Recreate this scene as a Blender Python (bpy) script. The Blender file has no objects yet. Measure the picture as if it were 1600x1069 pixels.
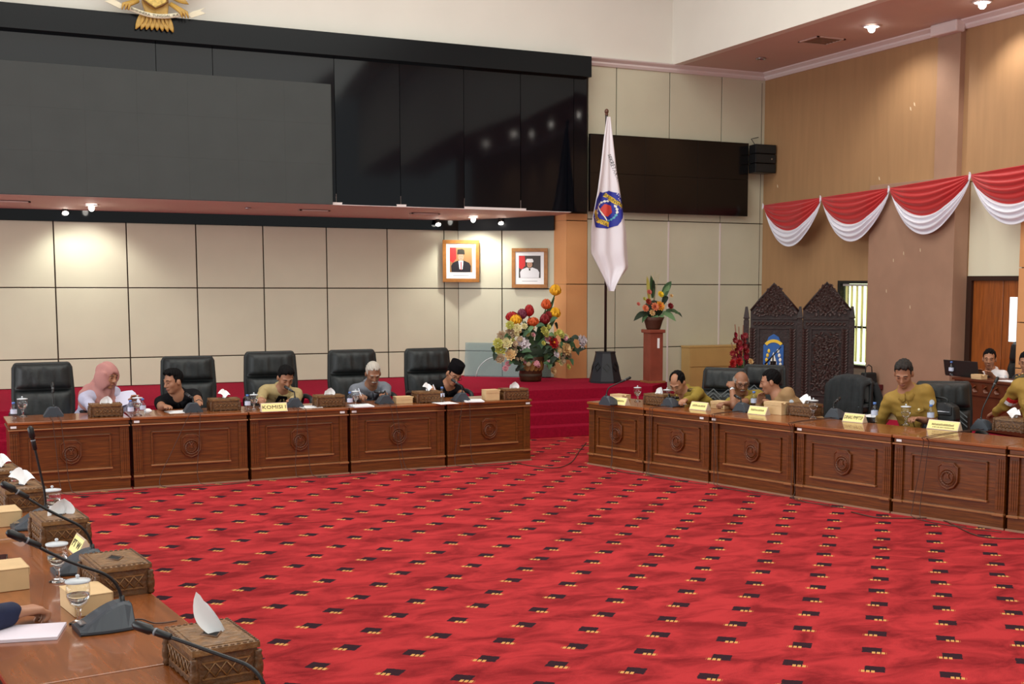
import bpy, math, random
import numpy as np
from mathutils import Vector, Matrix
R = math.radians
random.seed(7)
C = bpy.context.scene.collection
scn = bpy.context.scene

# ------------------------------------------------------------------ camera, world, lights, exposure
F, CX, CY, YAW, PIT, ROL, HC = 1922.6, 931.6, 633.0, .4521, -.0998, .0046, 2.1   # focal length in pixels of a 1600 x 1069 frame
fw = Vector((math.sin(YAW)*math.cos(PIT), math.cos(YAW)*math.cos(PIT), math.sin(PIT)))
rt0 = Vector((math.cos(YAW), -math.sin(YAW), 0)); up0 = rt0.cross(fw)
rt = math.cos(ROL)*rt0 + math.sin(ROL)*up0; up = -math.sin(ROL)*rt0 + math.cos(ROL)*up0
cd = bpy.data.cameras.new('camera'); cam = bpy.data.objects.new('camera', cd); C.objects.link(cam)
cd.sensor_fit = 'HORIZONTAL'; cd.sensor_width = 36; cd.lens = F/1600*36
cd.shift_x = (800-CX)/1600; cd.shift_y = (CY-534.5)/1600
cd.clip_start = .05; cd.clip_end = 200
m = Matrix.Identity(4)
for i in range(3): m[i][0] = rt[i]; m[i][1] = up[i]; m[i][2] = -fw[i]
m[2][3] = HC
cam.matrix_world = m; scn.camera = cam

w = bpy.data.worlds.new('world'); scn.world = w; w.use_nodes = True
w.node_tree.nodes['Background'].inputs[0].default_value = (.95, 1, .97, 1)
w.node_tree.nodes['Background'].inputs[1].default_value = .62
vs = scn.view_settings; vs.view_transform = 'Standard'; vs.look = 'None'; vs.gamma = 1; vs.exposure = 0.16; vs.use_curve_mapping = False
def area(name, loc, sx, sy, e, col=(.95, 1, .93), rot=(0, 0, 0)):
    l = bpy.data.lights.new(name, 'AREA'); l.shape = 'RECTANGLE'; l.size = sx; l.size_y = sy; l.energy = e; l.color = col
    o = bpy.data.objects.new(name, l); o.location = loc; o.rotation_euler = rot; C.objects.link(o); return o
area('hall_ceiling_light', (3.5, 11.0, 7.7), 9, 9, 620)
area('hall_ceiling_light', (3.5, 1.0, 7.7), 10, 8, 540)
area('hall_side_fill_light', (-7.8, 8.0, 2.6), 3.4, 13, 680, (.93, .98, 1), (0, R(-90), 0))  # added fill from the unseen left side, lifts the soffit and right-hand wall
def spot(name, loc, tgt, e, ang=80, blend=.6, col=(1, .97, .9), rad=.06):
    l = bpy.data.lights.new(name, 'SPOT'); l.energy = e; l.spot_size = R(ang); l.spot_blend = blend; l.color = col; l.shadow_soft_size = rad
    o = bpy.data.objects.new(name, l); o.location = loc
    o.rotation_euler = (Vector(tgt)-Vector(loc)).to_track_quat('-Z', 'Y').to_euler(); C.objects.link(o); return o

# ------------------------------------------------------------------ where things stand: a pixel's ray met with a real plane of the room
O3 = Vector((0, 0, HC))
def ray(u, v): return fw + rt*((u-CX)/F) - up*((v-CY)/F)
T = .728                                                   # height of the desk tops
def atZ(u, v, z=T): d = ray(u, v); return O3 + d*((z-HC)/d.z)
def atY(u, v, y): d = ray(u, v); return O3 + d*(y/d.y)
def atX(u, v, x): d = ray(u, v); return O3 + d*(x/d.x)
def atV(u, v, p, n):
    d = ray(u, v); return O3 + d*((p[0]*n[0]+p[1]*n[1])/(d.x*n[0]+d.y*n[1]))

# ------------------------------------------------------------------ materials
def S(r, g, b):
    f = lambda c: (c/255/12.92 if c/255 <= .04045 else ((c/255+.055)/1.055)**2.4)
    return (f(r), f(g), f(b), 1)
MATS = {}
def mat(name, rgb, rough=.5, metal=0, var=0, scale=8, stretch=(1, 1, 1), bump=0, trans=0, emit=0, ior=1.45, coat=0, spec=.5, sheen=0, alpha=1, detail=3):
    if name in MATS: return MATS[name]
    mt = bpy.data.materials.new(name); mt.use_nodes = True; nt = mt.node_tree; b = nt.nodes['Principled BSDF']
    col = S(*rgb)
    b.inputs['Base Color'].default_value = col; b.inputs['Roughness'].default_value = rough; b.inputs['Metallic'].default_value = metal
    b.inputs['IOR'].default_value = ior; b.inputs['Transmission Weight'].default_value = trans; b.inputs['Coat Weight'].default_value = coat
    b.inputs['Specular IOR Level'].default_value = spec; b.inputs['Sheen Weight'].default_value = sheen; b.inputs['Alpha'].default_value = alpha
    if emit: b.inputs['Emission Color'].default_value = col; b.inputs['Emission Strength'].default_value = emit
    if var or bump:
        tc = nt.nodes.new('ShaderNodeTexCoord'); mp = nt.nodes.new('ShaderNodeMapping'); nz = nt.nodes.new('ShaderNodeTexNoise')
        mp.inputs['Scale'].default_value = stretch; nz.inputs['Scale'].default_value = scale; nz.inputs['Detail'].default_value = detail
        nt.links.new(tc.outputs['Object'], mp.inputs[0]); nt.links.new(mp.outputs[0], nz.inputs['Vector'])
        if var:
            cr = nt.nodes.new('ShaderNodeValToRGB')
            cr.color_ramp.elements[0].position = .3; cr.color_ramp.elements[1].position = .7
            cr.color_ramp.elements[0].color = tuple(c*(1-var) for c in col[:3])+(1,)
            cr.color_ramp.elements[1].color = tuple(min(1, c*(1+var)) for c in col[:3])+(1,)
            nt.links.new(nz.outputs[0], cr.inputs[0]); nt.links.new(cr.outputs[0], b.inputs['Base Color'])
        if bump:
            bp = nt.nodes.new('ShaderNodeBump'); bp.inputs['Strength'].default_value = bump; bp.inputs['Distance'].default_value = .02
            nt.links.new(nz.outputs[0], bp.inputs['Height']); nt.links.new(bp.outputs[0], b.inputs['Normal'])
    MATS[name] = mt; return mt
WOOD = mat('desk wood', (100, 53, 15), .36, var=.34, scale=5, stretch=(1, 6, 14), coat=.25, bump=.03)
WOODTOP = mat('desk top wood', (136, 77, 38), .24, var=.22, scale=4, stretch=(1, 9, 9), coat=.4)
WOODLT = mat('light moulding wood', (146, 96, 58), .35, var=.15, scale=6)
CARVE = mat('carved box wood', (92, 60, 34), .45, var=.35, scale=40, bump=.35)
CARVED = mat('dark carved teak', (46, 32, 30), .5, var=.3, scale=25, bump=.3)
CREAM = mat('cream panel', (202, 198, 175), .45, var=.03, scale=2)
SEAM = mat('dark joint', (62, 48, 34), .7)
WHITE = mat('white plaster', (226, 222, 212), .75, var=.02, scale=1.5)
TRIMW = mat('white cornice', (224, 212, 210), .55)
SOFF = mat('soffit paint', (206, 182, 172), .7, var=.03, scale=1)
TAN = mat('tan wall', (166, 128, 90), .6, var=.06, scale=3, stretch=(3, 3, .35))
PIER = mat('pier paint', (160, 125, 103), .65, var=.05, scale=4)
ORANGE = mat('orange column panel', (212, 152, 100), .5, var=.04, scale=3)
BLACKG = mat('black glossy panel', (8, 10, 16), .07, var=.0, bump=.015, scale=.9, coat=.0, spec=.3, detail=1)
BLACK = mat('black plastic', (18, 18, 20), .4)
SCREEN = mat('led module face', (68, 71, 70), .75, var=.04, scale=3, spec=.25)
TVB = mat('display glass', (13, 9, 9), .16, spec=.5)
LEATH = mat('black leather', (28, 31, 32), .5, bump=.12, scale=30, var=.15)
LEATH2 = mat('grey leather strip', (110, 116, 120), .45)
DECKC = mat('crimson deck carpet', (146, 18, 46), .95, var=.12, scale=30, bump=.2, spec=.1)
GOLD = mat('gilded wood', (188, 150, 74), .45, var=.15, scale=20)
KRAFT = mat('kraft card', (206, 174, 130), .8, var=.05, scale=12)
PAPER = mat('white paper', (236, 236, 238), .85)
GLASS = mat('clear glass', (255, 255, 255), .0, trans=1, ior=1.45)
CRYSTAL = mat('solid glass', (250, 252, 255), .0, trans=1, ior=1.45)
def thin_glass(mt, tint, base=.03, bl=.10):
    nt = mt.node_tree; out = nt.nodes['Material Output']; tr_ = nt.nodes.new('ShaderNodeBsdfTransparent'); tr_.inputs[0].default_value = tint
    gl = nt.nodes.new('ShaderNodeBsdfGlossy'); gl.inputs['Roughness'].default_value = .03; lw = nt.nodes.new('ShaderNodeLayerWeight'); lw.inputs[0].default_value = bl
    pw = nt.nodes.new('ShaderNodeMath'); pw.operation = 'POWER'; pw.inputs[1].default_value = 4; lw.inputs[0].default_value = .5
    ad = nt.nodes.new('ShaderNodeMath'); ad.operation = 'MULTIPLY_ADD'; ad.inputs[1].default_value = .6; ad.inputs[2].default_value = base; ad.use_clamp = True; mx = nt.nodes.new('ShaderNodeMixShader')
    nt.links.new(lw.outputs['Facing'], pw.inputs[0]); nt.links.new(pw.outputs[0], ad.inputs[0]); nt.links.new(ad.outputs[0], mx.inputs[0]); nt.links.new(tr_.outputs[0], mx.inputs[1]); nt.links.new(gl.outputs[0], mx.inputs[2]); nt.links.new(mx.outputs[0], out.inputs[0])
thin_glass(GLASS, (.97, .98, .98, 1))
WATER = mat('water', (250, 252, 255), .0, trans=1, ior=1.33)
PET = mat('clear bottle plastic', (215, 228, 245), .08, trans=.85, ior=1.3); thin_glass(PET, (.92, .95, .985, 1), .06, .15)
BLUEC = mat('blue cap', (90, 130, 200), .4)
STEEL = mat('steel', (190, 190, 195), .25, metal=1)
YELLOWP = mat('pale yellow card', (240, 222, 150), .6)
INK = mat('black ink', (40, 36, 28), .7)
GREY = mat('dark grey housing', (58, 64, 72), .42)
CABLE = mat('cable rubber', (70, 48, 38), .5)
LAMP = mat('lamp lens', (255, 250, 240), .3, emit=14)

# ------------------------------------------------------------------ mesh builder
class MB:
    def __init__(s): s.v = []; s.f = []; s.m = []; s.M = None; s.sm = []
    def add(s, vs, fs, m=0, smooth=False):
        b = len(s.v)
        for p in vs:
            p = Vector(p)
            s.v.append(s.M @ p if s.M is not None else p)
        for f in fs: s.f.append([b+i for i in f]); s.m.append(m); s.sm.append(smooth)
        return s
    def box(s, x0, x1, y0, y1, z0, z1, m=0):
        return s.add([(x0,y0,z0),(x1,y0,z0),(x1,y1,z0),(x0,y1,z0),(x0,y0,z1),(x1,y0,z1),(x1,y1,z1),(x0,y1,z1)],
              [(3,2,1,0),(4,5,6,7),(0,1,5,4),(1,2,6,5),(2,3,7,6),(3,0,4,7)], m)
    def tube(s, pts, r, n=8, m=0, cap=True, sm=True):
        pts = [Vector(p) for p in pts]; k = len(pts); rs = r if isinstance(r, (list, tuple)) else [r]*k
        vs = []; prev = None
        for i, p in enumerate(pts):
            t = (pts[min(i+1, k-1)]-pts[max(i-1, 0)]).normalized()
            a = prev if prev is not None else (Vector((0,0,1)) if abs(t.z) < .9 else Vector((1,0,0)))
            a = (a-t*a.dot(t)).normalized(); prev = a; b = t.cross(a)
            vs += [p+(a*math.cos(q)+b*math.sin(q))*rs[i] for q in (2*math.pi*j/n for j in range(n))]
        fs = [(i*n+j, i*n+(j+1)%n, (i+1)*n+(j+1)%n, (i+1)*n+j) for i in range(k-1) for j in range(n)]
        if cap: fs += [tuple(range(n))[::-1], tuple((k-1)*n+j for j in range(n))]
        return s.add(vs, fs, m, sm)
    def lathe(s, prof, n=20, c=(0,0,0), m=0, sx=1, sy=1, sm=True, cap=True):
        vs = [(c[0]+r*sx*math.cos(2*math.pi*j/n), c[1]+r*sy*math.sin(2*math.pi*j/n), c[2]+z) for r, z in prof for j in range(n)]
        k = len(prof)
        fs = [(i*n+j, i*n+(j+1)%n, (i+1)*n+(j+1)%n, (i+1)*n+j) for i in range(k-1) for j in range(n)]
        if cap: fs += [tuple(range(n))[::-1], tuple((k-1)*n+j for j in range(n))]
        return s.add(vs, fs, m, sm)
    def ell(s, c, r, n=10, m=0):
        k = n//2+1
        r = (r, r, r) if not isinstance(r, (tuple, list)) else r
        prof = [(math.sin(math.pi*i/k), -math.cos(math.pi*i/k)) for i in range(1, k)]
        vs = [(c[0], c[1], c[2]-r[2])]+[(c[0]+r[0]*a*math.cos(2*math.pi*j/n), c[1]+r[1]*a*math.sin(2*math.pi*j/n), c[2]+r[2]*z) for a, z in prof for j in range(n)]+[(c[0], c[1], c[2]+r[2])]
        q = len(prof); fs = [(0, 1+(j+1)%n, 1+j) for j in range(n)]
        fs += [(1+i*n+j, 1+i*n+(j+1)%n, 1+(i+1)*n+(j+1)%n, 1+(i+1)*n+j) for i in range(q-1) for j in range(n)]
        fs += [(1+(q-1)*n+j, 1+(q-1)*n+(j+1)%n, 1+q*n) for j in range(n)]
        return s.add(vs, fs, m, True)
    def prism(s, poly, a0, a1, ax='y', m=0):
        # poly: 2D outline (counter-clockwise); extruded along axis ax from a0 to a1
        P = {'y': lambda p, a: (p[0], a, p[1]), 'z': lambda p, a: (p[0], p[1], a), 'x': lambda p, a: (a, p[0], p[1])}[ax]
        n = len(poly); vs = [P(p, a0) for p in poly]+[P(p, a1) for p in poly]
        return s.add(vs, [tuple(range(n)), tuple(range(n, 2*n))[::-1]]+[((j+1)%n, j, n+j, n+(j+1)%n) for j in range(n)], m)
    def leaf(s, base, tip, wd, bend=(0, 0, 0), nrm=(0, 0, 1), m=0, k=5, cup=.15, tipw=.04):
        base, tip, bend, nrm = Vector(base), Vector(tip), Vector(bend), Vector(nrm)
        t = (tip-base).normalized(); sd = t.cross(nrm)
        if sd.length < 1e-3: sd = t.cross(Vector((1, 0, .3)))
        sd.normalize(); nn = sd.cross(t); vs = []
        for i in range(k+1):
            a = i/k; c = base.lerp(tip, a)+bend*(math.sin(math.pi*a))
            ww = wd*(.18+.82*math.sin(math.pi*min(1, a*.86+.14)))*(1 if a < 1 else tipw)
            vs += [c-sd*ww+nn*ww*cup, c-nn*ww*cup*.6, c+sd*ww+nn*ww*cup]
        fs = []
        for i in range(k):
            for j in range(2): fs.append((i*3+j, i*3+j+1, i*3+j+4, i*3+j+3))
        return s.add(vs, fs, m, True)
    def mesh(s, name, mats):
        me = bpy.data.meshes.new(name); me.from_pydata([tuple(p) for p in s.v], [], s.f)
        for t in (mats if isinstance(mats, (list, tuple)) else [mats]): me.materials.append(t)
        me.polygons.foreach_set('material_index', s.m); me.polygons.foreach_set('use_smooth', s.sm); me.update()
        return me
def link(name, me, parent=None, bevel=0, loc=None, rot=None):
    if isinstance(me, tuple): me = me[0].mesh(name, me[1])
    o = bpy.data.objects.new(name, me); C.objects.link(o)
    if parent is not None: o.parent = parent
    if loc is not None: o.location = loc
    if rot is not None: o.rotation_euler = rot
    if bevel:
        b = o.modifiers.new('bevel', 'BEVEL'); b.width = bevel; b.segments = 2; b.limit_method = 'ANGLE'; b.angle_limit = R(40)
    return o
def part(name, mb, mats, parent, bevel=0, label=None, **k):
    o = link(name, mb.mesh(name, mats) if isinstance(mb, MB) else mb, parent, bevel, **k)
    if label: o['label'] = label
    return o
def tag(o, label, cat, group=None):
    o['label'] = label; o['category'] = cat
    if group: o['group'] = group
    return o
def thing(name, label, cat, loc=(0, 0, 0), rz=0, group=None):
    o = bpy.data.objects.new(name, None); C.objects.link(o); o.location = loc; o.rotation_euler = (0, 0, rz); o.empty_display_size = .1
    return tag(o, label, cat, group)
def struct(name, mb, mats, parent=None, bevel=0):
    o = link(name, mb.mesh(name, mats), parent, bevel)
    if parent is None: o['kind'] = 'structure'
    return o
def kids(o): return [c for c in bpy.data.objects if c.parent == o]
def dup(root, loc, rz, label, group=None):
    r = root.copy(); C.objects.link(r); r.location = loc; r.rotation_euler = (0, 0, rz); r['label'] = label
    if group: r['group'] = group
    for ch in kids(root):
        c = ch.copy(); C.objects.link(c); c.parent = r
        for g in kids(ch):
            d = g.copy(); C.objects.link(d); d.parent = c
    return r
def text(name, body, size, mt, parent, loc, rot=(0, 0, 0), ext=.0006, align='CENTER', sx=1):
    cu = bpy.data.curves.new(name, 'FONT'); cu.body = body; cu.size = size; cu.extrude = ext; cu.align_x = align; cu.align_y = 'CENTER'; cu.resolution_u = 2
    t = bpy.data.objects.new(name, cu); C.objects.link(t); bpy.context.view_layer.update()
    me = bpy.data.meshes.new_from_object(t.evaluated_get(bpy.context.evaluated_depsgraph_get()))
    bpy.data.objects.remove(t); me.materials.clear(); me.materials.append(mt)
    if sx != 1:
        for vv in me.vertices: vv.co.x *= sx
    return link(name, me, parent, loc=loc, rot=rot)

# ------------------------------------------------------------------ carpet with woven motifs
def carpet():
    mt = bpy.data.materials.new('red carpet with motifs'); mt.use_nodes = True; nt = mt.node_tree; b = nt.nodes['Principled BSDF']
    L = nt.links.new
    def M(op, a, c=None, d=None):
        n = nt.nodes.new('ShaderNodeMath'); n.operation = op
        for i, x in enumerate((a, c, d)):
            if x is None: continue
            if isinstance(x, (int, float)): n.inputs[i].default_value = x
            else: L(x, n.inputs[i])
        return n.outputs[0]
    g = nt.nodes.new('ShaderNodeNewGeometry'); sp = nt.nodes.new('ShaderNodeSeparateXYZ'); L(g.outputs['Position'], sp.inputs[0])
    x = M('SUBTRACT', sp.outputs[0], 4.223); y = M('SUBTRACT', sp.outputs[1], 5.224)
    A, B = .4205, .3545; an = R(-39.7); ca, sa = math.cos(an), math.sin(an)
    p = M('ADD', M('MULTIPLY', x, ca), M('MULTIPLY', y, sa)); q = M('ADD', M('MULTIPLY', x, -sa), M('MULTIPLY', y, ca))
    iu = M('ROUND', M('DIVIDE', p, A)); iv = M('ROUND', M('DIVIDE', q, B))
    du = M('SUBTRACT', p, M('MULTIPLY', iu, A)); dv = M('SUBTRACT', q, M('MULTIPLY', iv, B))
    par = M('FLOORED_MODULO', M('ADD', iu, iv), 2.0)
    sg = M('SUBTRACT', M('MULTIPLY', par, 2.0), 1.0)          # -1: cream on the left, +1: on the right
    wob = nt.nodes.new('ShaderNodeTexNoise'); wob.inputs['Scale'].default_value = 60; L(g.outputs['Position'], wob.inputs['Vector'])
    wv = M('MULTIPLY', M('SUBTRACT', wob.outputs[0], .5), .02)
    lt = lambda a, c: M('LESS_THAN', a, c)
    dark = M('MULTIPLY', lt(M('ABSOLUTE', M('ADD', M('ADD', du, M('MULTIPLY', sg, .012)), wv)), .055), lt(M('ABSOLUTE', M('ADD', M('SUBTRACT', dv, .008), wv)), .052))
    e = M('MULTIPLY', du, sg)
    bars = M('GREATER_THAN', M('FRACT', M('DIVIDE', M('ADD', e, .1), .027)), .28)
    cr_ = M('MULTIPLY', M('MULTIPLY', M('GREATER_THAN', e, -.012), lt(e, .071)), M('MULTIPLY', M('MULTIPLY', M('GREATER_THAN', dv, -.056), lt(dv, -.018)), bars))
    n1 = nt.nodes.new('ShaderNodeTexNoise'); n1.inputs['Scale'].default_value = 2.8; n1.inputs['Detail'].default_value = 6; n1.inputs['Roughness'].default_value = .62; n1.inputs['Distortion'].default_value = .6
    mp = nt.nodes.new('ShaderNodeMapping'); mp.inputs['Rotation'].default_value = (0, 0, R(25)); mp.inputs['Scale'].default_value = (.9, 1.5, 1)
    L(g.outputs['Position'], mp.inputs[0]); L(mp.outputs[0], n1.inputs['Vector'])
    cr = nt.nodes.new('ShaderNodeValToRGB'); es = cr.color_ramp.elements
    es[0].position = .36; es[0].color = S(124, 22, 28); es[1].position = .60; es[1].color = S(177, 46, 50)
    L(n1.outputs[0], cr.inputs[0])
    def mix(f, a, c):
        k = nt.nodes.new('ShaderNodeMix'); k.data_type = 'RGBA'; L(f, k.inputs[0]); L(a, k.inputs[6])
        if isinstance(c, tuple): k.inputs[7].default_value = c
        else: L(c, k.inputs[7])
        return k.outputs[2]
    L(mix(cr_, mix(dark, cr.outputs[0], S(46, 22, 32)), S(204, 150, 86)), b.inputs['Base Color'])
    b.inputs['Roughness'].default_value = .95; b.inputs['Sheen Weight'].default_value = .0; b.inputs['Specular IOR Level'].default_value = .15
    n2 = nt.nodes.new('ShaderNodeTexNoise'); n2.inputs['Scale'].default_value = 260; L(g.outputs['Position'], n2.inputs['Vector'])
    bp = nt.nodes.new('ShaderNodeBump'); bp.inputs['Strength'].default_value = .35; bp.inputs['Distance'].default_value = .01
    L(n2.outputs[0], bp.inputs['Height']); L(bp.outputs[0], b.inputs['Normal'])
    return mt
CARPET = carpet()

# ------------------------------------------------------------------ floor, deck, side platform
struct('floor', MB().box(-8, 13.5, -3, 20, -.1, 0), CARPET)
DZ = .58                                                     # top of the rear deck
deck = MB()
edge = [(-4, 15.62), (8.62, 15.86), (9.18, 16.42), (8.36, 17.62), (8.0, 18.0), (6.67, 18.9), (-4, 18.9)]
deck.prism(edge[::1], DZ-.15, DZ, 'z')
deck.prism([(-4, 15.64), (8.61, 15.88), (9.17, 16.43), (8.36, 17.62), (8.0, 18.0), (6.67, 18.9), (-4, 18.9)], 0, DZ-.15, 'z')
dk = struct('stage_deck', deck, DECKC)
for i in range(3):
    y0 = 15.62-.235*(3-i)
    part('stair_tread', MB().prism([(-4, y0), (9.0, y0+.25), (9.0, y0+.55), (-4, y0+.45)], 0, .145*(i+1), 'z'), DECKC, dk, .008)
PF = .32
struct('side_platform', MB().box(9.75, 11.66, 7.0, 17.58, 0, PF), DECKC)

# ------------------------------------------------------------------ rear walls
D, W = 17.6, 11.65
alc = struct('wall_back', MB().box(-4, 6.9, 18.83, 18.98, 0, 3.3), SEAM)
xs = [-3.06, -2.11, -1.16, -.21, .74, 1.69, 2.64, 3.6, 4.55, 5.5, 6.43, 6.662]; zs = [DZ, .985, 1.985, 2.91]
for i in range(len(xs)-1):
    for j in range(3):
        part('panel', MB().box(xs[i]+.009, xs[i+1]-(.009 if i < len(xs)-2 else 0), 18.80, 18.83, zs[j]+.008, zs[j+1]-.008), CREAM, alc, .003)
Pa, Pb = Vector((6.667, 18.80)), Vector((7.94, 17.875))
sd = (Pb-Pa).normalized(); nr = Vector((sd.y, -sd.x)); ln = (Pb-Pa).length
side = struct('wall_alcove_side', MB().box(-.05, ln+.02, .03, .15, 0, 3.3), SEAM)
side.location = (Pa.x, Pa.y, 0); side.rotation_euler = (0, 0, math.atan2(sd.y, sd.x))
cut = [0, .455*ln, ln]
for i in range(2):
    for j in range(3):
        part('panel', MB().box(cut[i]+(.009 if i else 0), cut[i+1]-.009, 0, .03, zs[j]+.008, zs[j+1]-.008), CREAM, side, .003)
# glossy black pelmet along the top of the alcove
struct('trim_1', MB().box(-4, 6.67, 18.74, 18.82, 2.905, 3.10), BLACKG)
pel = struct('trim_2', MB().box(-.06, ln, -.06, .02, 2.905, 3.13), mat('black pelmet', (14, 14, 17), .45, spec=.2)); pel.location = side.location; pel.rotation_euler = side.rotation_euler
# soffit over the alcove
SZ = lambda y: 3.165-.08*(y-17.42)                          # the soffit falls slightly towards the rear
pl_ = [(-4, 17.42), (8.02, 17.42), (8.02, 17.62), (7.95, 17.95), (6.7, 18.9), (-4, 18.9)]
sm_ = MB(); sm_.add([(x, y, SZ(y)) for x, y in pl_]+[(x, y, 3.32) for x, y in pl_], [(5, 4, 3, 2, 1, 0), (6, 7, 8, 9, 10, 11)]+[(j, (j+1) % 6, 6+(j+1) % 6, 6+j) for j in range(6)])
sf = struct('ceiling_alcove', sm_, SOFF)
struct('trim_3', MB().box(-4, 8.0, 17.40, 17.43, 3.163, 3.20), TRIMW)

# display wall rear: panels with recessed joints, pilaster in orange
tvw = struct('wall_display', MB().box(8.02, 11.8, 17.63, 17.8, 0, 5.6), SEAM)
xs2 = [8.38, 8.877, 9.835, 10.81, 11.66]; zs2 = [0, 1.047, 2.062, 3.082, 5.46]
for i in range(4):
    for j in range(4):
        part('panel', MB().box(xs2[i]+.008, xs2[i+1]-.008, 17.60, 17.63, zs2[j]+.007, zs2[j+1]-.007), CREAM, tvw, .003)
for x in (9.835, 10.81):
    part('joint_strip', MB().box(x-.014, x+.014, 17.594, 17.604, 0, 3.075), TRIMW, tvw)
part('joint_strip', MB().box(11.585, 11.592, 17.597, 17.603, 0, 5.4), SEAM, tvw)
col = struct('column_orange', MB().prism([(8.03, 17.63), (8.37, 17.63), (8.37, 17.75), (7.95, 18.0), (7.945, 17.90)], 0, 3.165, 'z'), SEAM)
pz = [0, 1.047, 2.062, 3.05, 3.165]
for j in range(4):
    part('panel', MB().box(8.025, 8.378, 17.60, 17.63, pz[j]+.006, pz[j+1]-.006), ORANGE, col, .002)
    part('panel', MB().prism([(8.02, 17.604), (8.03, 17.635), (7.945, 17.91), (7.93, 17.885)], pz[j]+.002, pz[j+1]-.002, 'z'), ORANGE, col)
# white upper wall over the video wall and up to the hall ceiling
struct('wall_upper', MB().box(-8, 9.87, 17.56, 17.85, 5.50, 7.8), WHITE)
struct('wall_fascia', MB().box(9.845, 9.99, -3, 17.56, 5.55, 7.8), WHITE)
struct('wall_upper_low', MB().box(-8, 8.02, 17.56, 17.85, 3.3, 5.5), SEAM)
struct('ceiling', MB().box(-8, 10, -3, 17.8, 7.8, 7.95), WHITE)
sc_ = struct('ceiling_side', MB().box(9.85, 11.9, -3, 17.63, 5.552, 5.75), SOFF)
# cornice: stepped profile along the display wall and the right-hand wall
cn = struct('trim_4', MB().prism([(17.60, 5.44), (17.575, 5.44), (17.545, 5.475), (17.545, 5.50), (17.48, 5.535), (17.47, 5.552), (17.60, 5.552)], 8.3, 11.65, 'x'), TRIMW)
struct('trim_5', MB().prism([(11.65, 5.44), (11.625, 5.44), (11.595, 5.475), (11.595, 5.50), (11.53, 5.535), (11.52, 5.552), (11.65, 5.552)], 4, 17.55, 'y'), TRIMW)
struct('trim_6', MB().box(11.44, 11.6, 12.82, 13.33, 5.40, 5.552), TRIMW, None, .02)

CHIP = mat('bare filler under chipped paint', (212, 192, 160), .8)
# right-hand wall with window, pier, door recess
wr = struct('wall_right', MB().box(W, W+.2, 15.49, 17.8, 0, 5.6).box(W, W+.2, 13.9, 15.49, 2.135, 5.6).box(W, W+.2, 12.69, 13.9, 0, 5.6).box(W, W+.2, 11.55, 12.69, 3.45, 5.6).box(W, W+.2, 3, 11.55, 0, 5.6), TAN)
part('sill_panel', MB().box(W+.005, W+.19, 13.9, 15.49, 0, .83), mat('pale wall below window', (205, 198, 180), .7), wr)
for u, v in ((1423, 170), (1429, 163), (1374, 279), (1215, 291)):
    p = atX(u, v, W); part('paint_chip', MB().prism([(p.y-.018, p.z-.03), (p.y+.012, p.z-.012), (p.y+.018, p.z+.03), (p.y-.006, p.z+.018)], W-.0015, W+.002, 'x'), CHIP, wr)
pr_ = struct('pier_right', MB().box(11.407, 11.66, 12.69, 14.47, 0, 3.5), PIER, None, .004)
for u, v in ((1396, 407), (1412, 396), (1438, 391), (1422, 480), (1385, 455)):
    p = atX(u, v, 11.407); part('paint_chip', MB().prism([(p.y-.008, p.z-.026), (p.y+.008, p.z-.012), (p.y+.007, p.z+.026), (p.y-.005, p.z+.02)], 11.4055, 11.409, 'x'), CHIP, pr_)
struct('pilaster_right', MB().box(11.562, 11.66, 12.86, 13.30, 3.4, 5.44), PIER, None, .004)
struct('wall_over_door', MB().box(W+.02, W+.15, 11.54, 12.70, 2.2, 3.47), mat('pale grey cream paint', (214, 208, 184), .6))
pr = struct('pier_orange', MB().box(11.5, 11.66, 10.4, 11.565, 0, 3.5), SEAM)
for z0, z1 in ((.0, 1.047), (1.047, 1.62), (1.62, 2.30), (2.30, 3.5)):
    part('panel', MB().box(11.475, 11.5, 10.4, 11.57, z0+.006, z1-.006), ORANGE, pr, .002)
    part('panel', MB().box(11.475, 11.66, 11.57, 11.582, z0+.006, z1-.006), ORANGE, pr)
# window with vertical blinds and daylight behind
win = struct('window_1', MB().box(W-.01, W+.16, 15.42, 15.49, .83, 2.135).box(W-.01, W+.16, 13.9, 15.42, 2.09, 2.135).box(W-.01, W+.16, 13.9, 15.42, .83, .87).box(W+.05, W+.13, 13.9, 15.42, 1.42, 1.45), BLACK)
part('glass_pane', MB().box(W+.10, W+.106, 13.9, 15.45, .86, 2.1), GLASS, win)
part('daylight_panel', MB().box(W+.5, W+.52, 13.2, 16.4, .3, 2.8), mat('bright garden daylight', (214, 232, 196), .8, emit=2.6), win)
BL = mat('blind slat', (226, 214, 176), .7)
_n = BL.node_tree; _t = _n.nodes.new('ShaderNodeBsdfTranslucent'); _t.inputs[0].default_value = S(236, 228, 200); _m = _n.nodes.new('ShaderNodeMixShader'); _m.inputs[0].default_value = .6
_n.links.new(_n.nodes['Principled BSDF'].outputs[0], _m.inputs[1]); _n.links.new(_t.outputs[0], _m.inputs[2]); _n.links.new(_m.outputs[0], _n.nodes['Material Output'].inputs[0])
tr = thing('vertical_blind', 'cream vertical slat blinds hanging in window behind dark carved screen', 'blind', (W+.06, 14.7, 2.09))
part('head_rail', MB().box(-.02, .02, -.78, .75, -.035, -.005), TRIMW, tr)
for i in range(12):
    y = -.74+i*.126
    part('slat', MB().prism([(-.03, y-.056), (-.024, y-.061), (.03, y+.056), (.024, y+.061)], -1.18, -.035, 'z'), BL, tr)
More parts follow.
